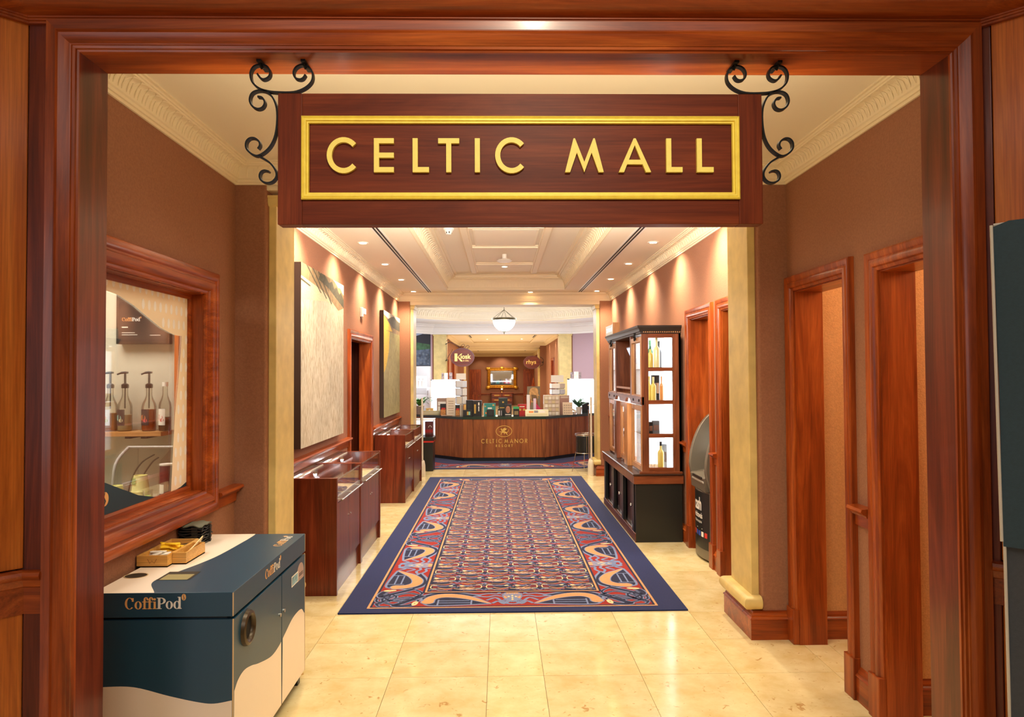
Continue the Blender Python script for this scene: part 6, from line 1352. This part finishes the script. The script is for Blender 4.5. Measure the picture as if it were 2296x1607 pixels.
for i, px in enumerate((932, 940, 948)):
    p = at(px, 868, 17.0); tt = thing('white_bottle', (p.x, 17.0, n0), ('left', 'middle', 'right')[i]+' white toiletry bottle in the niche of the white cabinet', 'bottle', 'bottles in the white niche')
    MB().lathe([(0, n0), (.035, n0), (.035, n0+.15), (.012, n0+.17), (.012, n0+.2), (0, n0+.2)], p.x, 17.0, 14).build('body', LBW, tt, smooth=40); MB().lathe([(.014, n0+.19), (.014, n0+.215), (0, n0+.215)], p.x, 17.0, 10).build('cap', WP, tt)
# mountain poster on the canted wall
def wallmap(p, q, off):
    p, q = Vector((*p, 0)), Vector((*q, 0)); d = (q-p).normalized(); n = Vector((d.y, -d.x, 0)); return lambda a, b, dd: tuple(p+d*a+n*(off+dd)+Vector((0, 0, b)))
wm = wallmap((-1.735, 17.86), (-3.55, 16.0), 0)
if Vector(wm(1, 0, 1))[1] > Vector(wm(1, 0, 0))[1]: wm = (lambda w_: lambda a, b, dd: w_(a, b, -dd))(wm)
t = thing('mountain_poster', wm(.6, 1.8, 0), 'large dark blue poster of a mountainside on the lobby wall', 'poster'); pz0, pz1 = 1.80, 2.62
MB().prism([(.07, pz0), (2.2, pz0), (2.2, pz1), (.07, pz1)], wm, .002, .02).build('board', c_('poster_navy', 34, 40, 52), t)
pgm = mat('poster_rock', srgb(70, 84, 104), .5, noise=.75, nscale=9); MB().flat([(.09, pz0+.02), (2.2, pz0+.02), (2.2, pz0+.40), (1.2, pz0+.46), (.5, pz0+.40), (.09, pz0+.44)], wm, .022).build('printed_rocks', pgm, t, fix=False)
MB().flat([(.09, pz0+.44), (.5, pz0+.40), (1.2, pz0+.46), (1.2, pz0+.56), (.6, pz0+.6), (.09, pz0+.55)], wm, .0225).build('printed_meadow', mat('poster_meadow', srgb(56, 92, 66), .5, noise=.4, nscale=12), t, fix=False)
MB().flat([(.3, pz1), (.6, pz1-.08), (1.0, pz1-.04), (1.5, pz1-.12), (2.2, pz1-.05), (2.2, pz1)], wm, .0225).build('printed_sky', c_('poster_sky', 150, 166, 190), t, fix=False)
for i in range(22): u, v = .12+.075*(i % 8)+.04*(i % 3), pz0+.06+.11*(i//8)+.03*(i % 2); MB().flat([(u, v), (u+.05+.01*(i % 4), v-.008), (u+.075, v+.014), (u+.05, v+.024+.006*(i % 3)), (u+.02, v+.02)], wm, .0228).build('printed_boulder', c_('poster_boulder', 96, 108, 122), t, fix=False)
# door frame on the right canted wall
wr = wallmap((3.75, 15.98), (1.872, 17.86), 0)
if Vector(wr(1, 0, 1))[1] > Vector(wr(1, 0, 0))[1]: wr = (lambda w_: lambda a, b, dd: w_(a, b, -dd))(wr)
t = shell('door_20'); MB().prism([(.8, 0), (1.75, 0), (1.75, 2.05), (.8, 2.05)], wr, .001, .05).build('casing', WZ, t); MB().prism([(.9, 0), (1.65, 0), (1.65, 1.95), (.9, 1.95)], wr, .05, .06).build('leaf', WDZ, t)

# security posts, wire drum, glass showcase on the floor
PT = mat('post_ivory', srgb(222, 214, 196), .4)
def post(x, y, lab):
    t = thing('security_post', (x, y, 0), lab, 'post', None)
    MB().lathe([(.062, 0), (.064, .02), (.060, .17), (.045, .24), (.018, .262), (0, .264)], x, y, 20, sx=.8, sy=1.2).build('base', PT, t, smooth=50)
    MB().cyl((x+.004, y-.03, .25), (x+.004, y-.03, 1.22), .016, 10).build('pole', PT, t, smooth=40); MB().cyl((x-.024, y+.03, .25), (x-.024, y+.03, 1.02), .010, 8).build('rear_pole', CHROME, t, smooth=40)
    MB().box(x-.03, x+.012, y-.035, y-.02, .88, 1.12).build('acrylic_panel', CP, t, bev=.004); MB().cyl((x-.045, y-.03, 1.09), (x+.05, y-.03, 1.105), .006, 8).build('cross_arm', PT, t)
post(1.412, 10.87, 'slim ivory security post standing before the right cream pilaster'); post(-1.215, 10.87, 'slim ivory security post behind the farthest display case')
bx, by = at(1313, 1000, 11.35).x, 11.35; zt, zb = at(1313, 972, 11.35).z, at(1313, 1014, 11.35).z
t = thing('wire_drum', (bx, by, 0), 'black drum in a round chrome wire stand by the counter', 'bin')
MB().lathe([(0, zb+.01), (.158, zb+.01), (.160, zt-.045), (.15, zt-.045), (.148, zb+.03), (0, zb+.03)], bx, by, 28).build('drum', BLACK, t, smooth=40)
for z in (zt, zt-.022, zb): MB().tube([(bx+.172*math.cos(2*PI*i/28), by+.172*math.sin(2*PI*i/28), z) for i in range(28)], .004, 6, closed=True).build('ring', CHROME, t)
for k in range(6): an = 2*PI*k/6+.5; MB().cyl((bx+.172*math.cos(an), by+.172*math.sin(an), zb), (bx+.172*math.cos(an), by+.172*math.sin(an), zt), .003, 6).build('wire', CHROME, t)
for an in (PI*1.08, -.3, PI*.5): MB().tube([(bx+.172*math.cos(an), by+.172*math.sin(an), zb), (bx+.235*math.cos(an), by+.235*math.sin(an), 0)], .005, 8).build('leg', CHROME, t)
t = thing('glass_showcase', (-1.25, 11.62, 0), 'small lit glass showcase on a black plinth with a red band', 'showcase')
MB().box(-1.43, -1.105, 11.45, 11.78, 0, .47).build('plinth', BLACK, t, bev=.003); MB().box(-1.432, -1.10, 11.447, 11.782, .47, .497).build('red_band', mat('band_red', srgb(200, 40, 30), .4), t); MB().box(-1.44, -1.09, 11.44, 11.79, .497, .555).build('base_tray', BLACK, t, bev=.003)
MB().box(-1.43, -1.10, 11.775, 11.78, .56, .84).build('lit_back', emis('glass_case_glow', (.90, .95, 1), 1.3), t); MB().box(-1.44, -1.09, 11.44, 11.79, .835, .85).build('lid', SHW, t)
for a in ((-1.43, -1.105, 11.45, 11.454), (-1.108, -1.104, 11.45, 11.78), (-1.434, -1.43, 11.45, 11.78)): MB().box(*a, .555, .835).build('pane', GLASS, t)
t = thing('red_gift_box', (-1.16, 11.65, .555), 'dark red gift box with white mark inside the small glass showcase', 'box'); MB().box(-1.25, -1.12, 11.6, 11.7, .556, .80).build('box', c_('gift_maroon', 120, 50, 56), t, bev=.003); MB().box(-1.25, -1.12, 11.597, 11.6, .62, .67).build('band', RD, t); MB().stroke(arc(-1.165, .705, .025, .03, 0, PI, 8), .01, on_xz(11.597, -1), 0, .002).build('white_mark', WP, t)
t = thing('crystal_heap', (-1.2, 11.52, .555), 'pale crystal dish in front of the red gift box', 'dish'); MB().lathe([(0, .556), (.09, .56), (.11, .60), (.10, .60), (.05, .57), (0, .57)], -1.2, 11.53, 16).build('dish', CP, t, smooth=40)
for i in range(5): MB().ball((-1.24+.02*i, 11.53, .59), .016, 8, 6).build('stone', CP, t)

# oval hanging signs
OV = wood('oval_mahogany', srgb(84, 32, 22), srgb(104, 44, 30), srgb(122, 56, 40), 'X', rough=.35); OVR = mat('oval_rim', srgb(92, 44, 44), .35); LG = mat('letter_pale_gold', srgb(240, 208, 120), .45, metal=.1)
def oval(px, py, rx, ry, Y, lab):
    c0 = at(px, py, Y); t = thing('oval_sign', (c0.x, Y, c0.z), lab, 'sign')
    MB().prism(ellipse(c0.x, c0.z, rx*.97, ry*.97, 40), on_xz(Y, -1), -.03, .012).build('board', OV, t)
    MB().stroke(ellipse(c0.x, c0.z, rx*.96, ry*.95, 40), .026, on_xz(Y, -1), -.034, .022, closed=True).build('rim', OVR, t)
    return c0, t
c0, t = oval(1037, 801, .30, .235, 17.55, 'oval mahogany hanging sign reading Kiosk and Gifts left of the mirror')
s_ = .0111
MB().prism([(c0.x-18*s_, c0.z-9*s_), (c0.x-11.5*s_, c0.z-9*s_), (c0.x-11.5*s_, c0.z+9*s_), (c0.x-18*s_, c0.z+9*s_)], on_xz(17.55, -1), .012, .02).build('letter', LG, t, bev=.004)
mb = MB(); mb.stroke([(c0.x-11*s_, c0.z-.2*s_), (c0.x-4*s_, c0.z+7*s_), (c0.x-1*s_, c0.z+8*s_)], [.012, .016, .02], on_xz(17.55, -1), .012, .02); mb.stroke([(c0.x-10*s_, c0.z+.5*s_), (c0.x-3*s_, c0.z-7.5*s_), (c0.x+0*s_, c0.z-8.8*s_)], [.02, .04, .02], on_xz(17.55, -1), .012, .02); mb.build('letter', LG, t)
text('iosk', .165, (c0.x-4.6*s_, 17.536, c0.z-3.0*s_), (1, 0, 0), (0, 0, 1), LG, 'lettering', t, .004, .93); text('& Gifts', .052, (c0.x+1.5*s_, 17.536, c0.z-9.0*s_), (1, 0, 0), (0, 0, 1), LG, 'lettering', t, 0, .95)
mb = MB(); pa = at(1001, 765, 17.6)
for pts in ([(pa.x, pa.z), (pa.x+.06, pa.z+.05), (pa.x+.09, pa.z), (pa.x+.06, pa.z-.04), (pa.x+.03, pa.z-.01)], [(pa.x, pa.z-.06), (pa.x+.12, pa.z-.03), (pa.x+.22, pa.z-.07), (pa.x+.34, pa.z-.14)], [(c0.x-.06, c0.z+.24), (c0.x-.01, c0.z+.32), (c0.x+.04, c0.z+.33), (c0.x+.05, c0.z+.28), (c0.x+.01, c0.z+.27)], [(c0.x+.06, c0.z+.24), (c0.x+.12, c0.z+.30), (c0.x+.17, c0.z+.28), (c0.x+.15, c0.z+.24), (c0.x+.12, c0.z+.25)], [(pa.x, pa.z-.5), (pa.x+.05, pa.z-.38), (pa.x+.12, pa.z-.28), (pa.x+.16, pa.z-.2)], [(pa.x, pa.z-.06), (pa.x, pa.z-.3), (pa.x, pa.z-.5)], [(pa.x+.0, pa.z-.5), (pa.x+.04, pa.z-.46), (pa.x+.03, pa.z-.52)], [(pa.x+.10, pa.z-.03), (c0.x-.06, c0.z+.245), (c0.x+.14, c0.z+.215)]): mb.stroke(crv(pts, 4), .009, on_xz(17.55), 0, .014)
mb.tube([(pa.x+.01, 17.56, pa.z-.06), (pa.x-.04, 17.84, pa.z-.06)], .012, 6); mb.tube([(pa.x+.01, 17.56, pa.z-.48), (pa.x-.04, 17.84, pa.z-.48)], .012, 6)
mb.build('scroll_bracket', IRON, t)
c1, t = oval(1193, 812, .325, .245, 26.0, 'oval mahogany hanging sign reading rhys right of the mirror')
text('rhys', .21, (c1.x-.23, 25.982, c1.z-.055), (1, 0, 0), (0, 0, 1), LG, 'lettering', t, .002, 1.08); MB().stroke(crv([(c1.x+.25, c1.z-.2), (c1.x+.33, c1.z-.12), (c1.x+.40, c1.z-.1), (c1.x+.42, c1.z+.1), (c1.x+.3, c1.z+.2)], 5), .016, on_xz(26.0), 0, .02).tube([(c1.x+.40, 26.01, c1.z), (c1.x+.40, 26.42, c1.z)], .015, 6).build('scroll_bracket', IRON, t)
# easel picture of a bronze bust
EY = 21.0; a, b = at(1182, 866, EY), at(1211, 902, EY); t = thing('easel_picture', ((a.x+b.x)/2, EY, 0), 'easel with a picture of a bronze bust in the second hall', 'easel picture')
MB().box(a.x, b.x, EY, EY+.03, b.z-.25, a.z).build('canvas', mat('bust_backdrop', srgb(110, 100, 84), .6), t); W_, H_ = b.x-a.x, a.z-b.z
bu = lambda p: [(a.x+u*W_, a.z-v*H_) for u, v in p]
MB().flat(bu(crv([(.30, 1.0), (.22, .6), (.16, .35), (.3, .12), (.55, .06), (.78, .14), (.86, .3), (.84, .42), (.95, .58), (.84, .62), (.86, .74), (.74, .78), (.78, 1.0)], 3)), on_xz(EY, -1), .002).build('painted_bust', mat('bust_bronze', srgb(176, 138, 88), .5, noise=.4, nscale=14), t, fix=False)
MB().flat(bu([(.3, .5), (.7, .55), (.8, .72), (.6, .95), (.35, .9)]), on_xz(EY, -1), .004).build('painted_shadow', mat('bust_shade', srgb(100, 76, 46), .5), t, fix=False)
for dx in (-.2, .2): MB().tube([((a.x+b.x)/2+dx, EY-.05, 0), ((a.x+b.x)/2, EY+.06, a.z+.25)], .015, 6).build('easel_leg', WZ, t)
MB().tube([((a.x+b.x)/2, EY+.5, 0), ((a.x+b.x)/2, EY+.06, a.z+.2)], .015, 6).build('easel_leg', WZ, t); MB().box(a.x, b.x, EY-.05, EY+.03, b.z-.28, b.z-.25).build('ledge', WX, t)
# fabric banner at the right edge of the view
BF = mat('banner_teal', srgb(40, 62, 70), .75, noise=.08, nscale=120, bump=.15, bscale=300); BF2 = mat('banner_slate', srgb(62, 66, 70), .75, noise=.08, nscale=120, bump=.15, bscale=300); PIP = mat('banner_piping', srgb(206, 198, 180), .6)
bn = thing('fabric_banner', (1.55, 1.4, 0), 'tall dark teal fabric banner with pale piping at the right edge', 'banner')
bd = Vector((.7071, -.7071, 0)); bnn = Vector((-.7071, -.7071, 0)); tl, ml_, bl = Vector((1.228, 1.70, 1.938)), Vector((1.238, 1.70, 1.165)), Vector((1.247, 1.70, .01))
def cloth(p_top, p_bot, m, seed, off, fold):
    rr = random.Random(seed); n, k = 26, 30; vs = []
    for i in range(k+1):
        for j in range(n+1):
            u, v = j/n, i/k; p = p_top.lerp(p_bot, v)+bd*(u*.85)
            wv = .006*math.sin(9*u-6*v+seed)*math.exp(-3*u)*(1 if fold == 0 else 2.2)+ .010*fold*math.exp(-((u*1.6-(v*1.5))**2)*14)*math.exp(-2.5*v)
            z = .012*math.sin(PI*min(1, u*9))*(1-v)**12
            vs.append(tuple(p+bnn*(off+wv)+Vector((0, 0, z+.012*u*(1-v)))))
    return MB().add(vs, [(i*(n+1)+j, i*(n+1)+j+1, (i+1)*(n+1)+j+1, (i+1)*(n+1)+j) for i in range(k) for j in range(n)]).build('fabric_panel', m, bn, smooth=60)
cloth(tl, ml_-Vector((0, 0, .012)), BF, 1, .006, 0); cloth(ml_+Vector((.004, 0, .01)), bl, BF2, 4, -.002, 1)
MB().tube([tl-bd*.003+bnn*.012+Vector((0, 0, .004)), ml_-bd*.003+bnn*.012], .0036, 8).build('piping', PIP, bn); MB().tube([ml_+bd*.002+bnn*.008, bl+bd*.002+bnn*.008], .0036, 8).build('piping', PIP, bn)
MB().tube([tl+Vector((.0, .0, .006)), tl+bd*.85+Vector((0, 0, .02))], .004, 8).build('top_bar', PIP, bn); MB().obox(tl-bnn*.02+Vector((0, 0, -.03)), bd*.02, bnn*.02, (0, 0, .03)).build('corner_bracket', PIP, bn, bev=.003)
MB().obox(bl-bnn*.15-Vector((0, 0, .01)), bd*.85, bnn*.3, (0, 0, .02)).build('foot', CHROME, bn); MB().obox(bl-bnn*.03+bd*.40, bd*.03, -bnn*.03, (0, 0, 1.9)).build('pole', CHROME, bn)
# foyer the camera stands in
struct(MB().box(-4.2, 4.4, -5, 2.2, 3.42, 3.5).build('ceiling', CREAM))
struct(MB().box(-4.2, 4.4, -5.1, -5, 0, 3.5).build('wall_foyer_back', CREAM)); struct(MB().box(-4.3, -4.2, -5, 1.2, 0, 3.5).build('wall_foyer_left', WPANEL)); struct(MB().box(4.4, 4.5, -5, 1.2, 0, 3.5).build('wall_foyer_right', WPANEL))
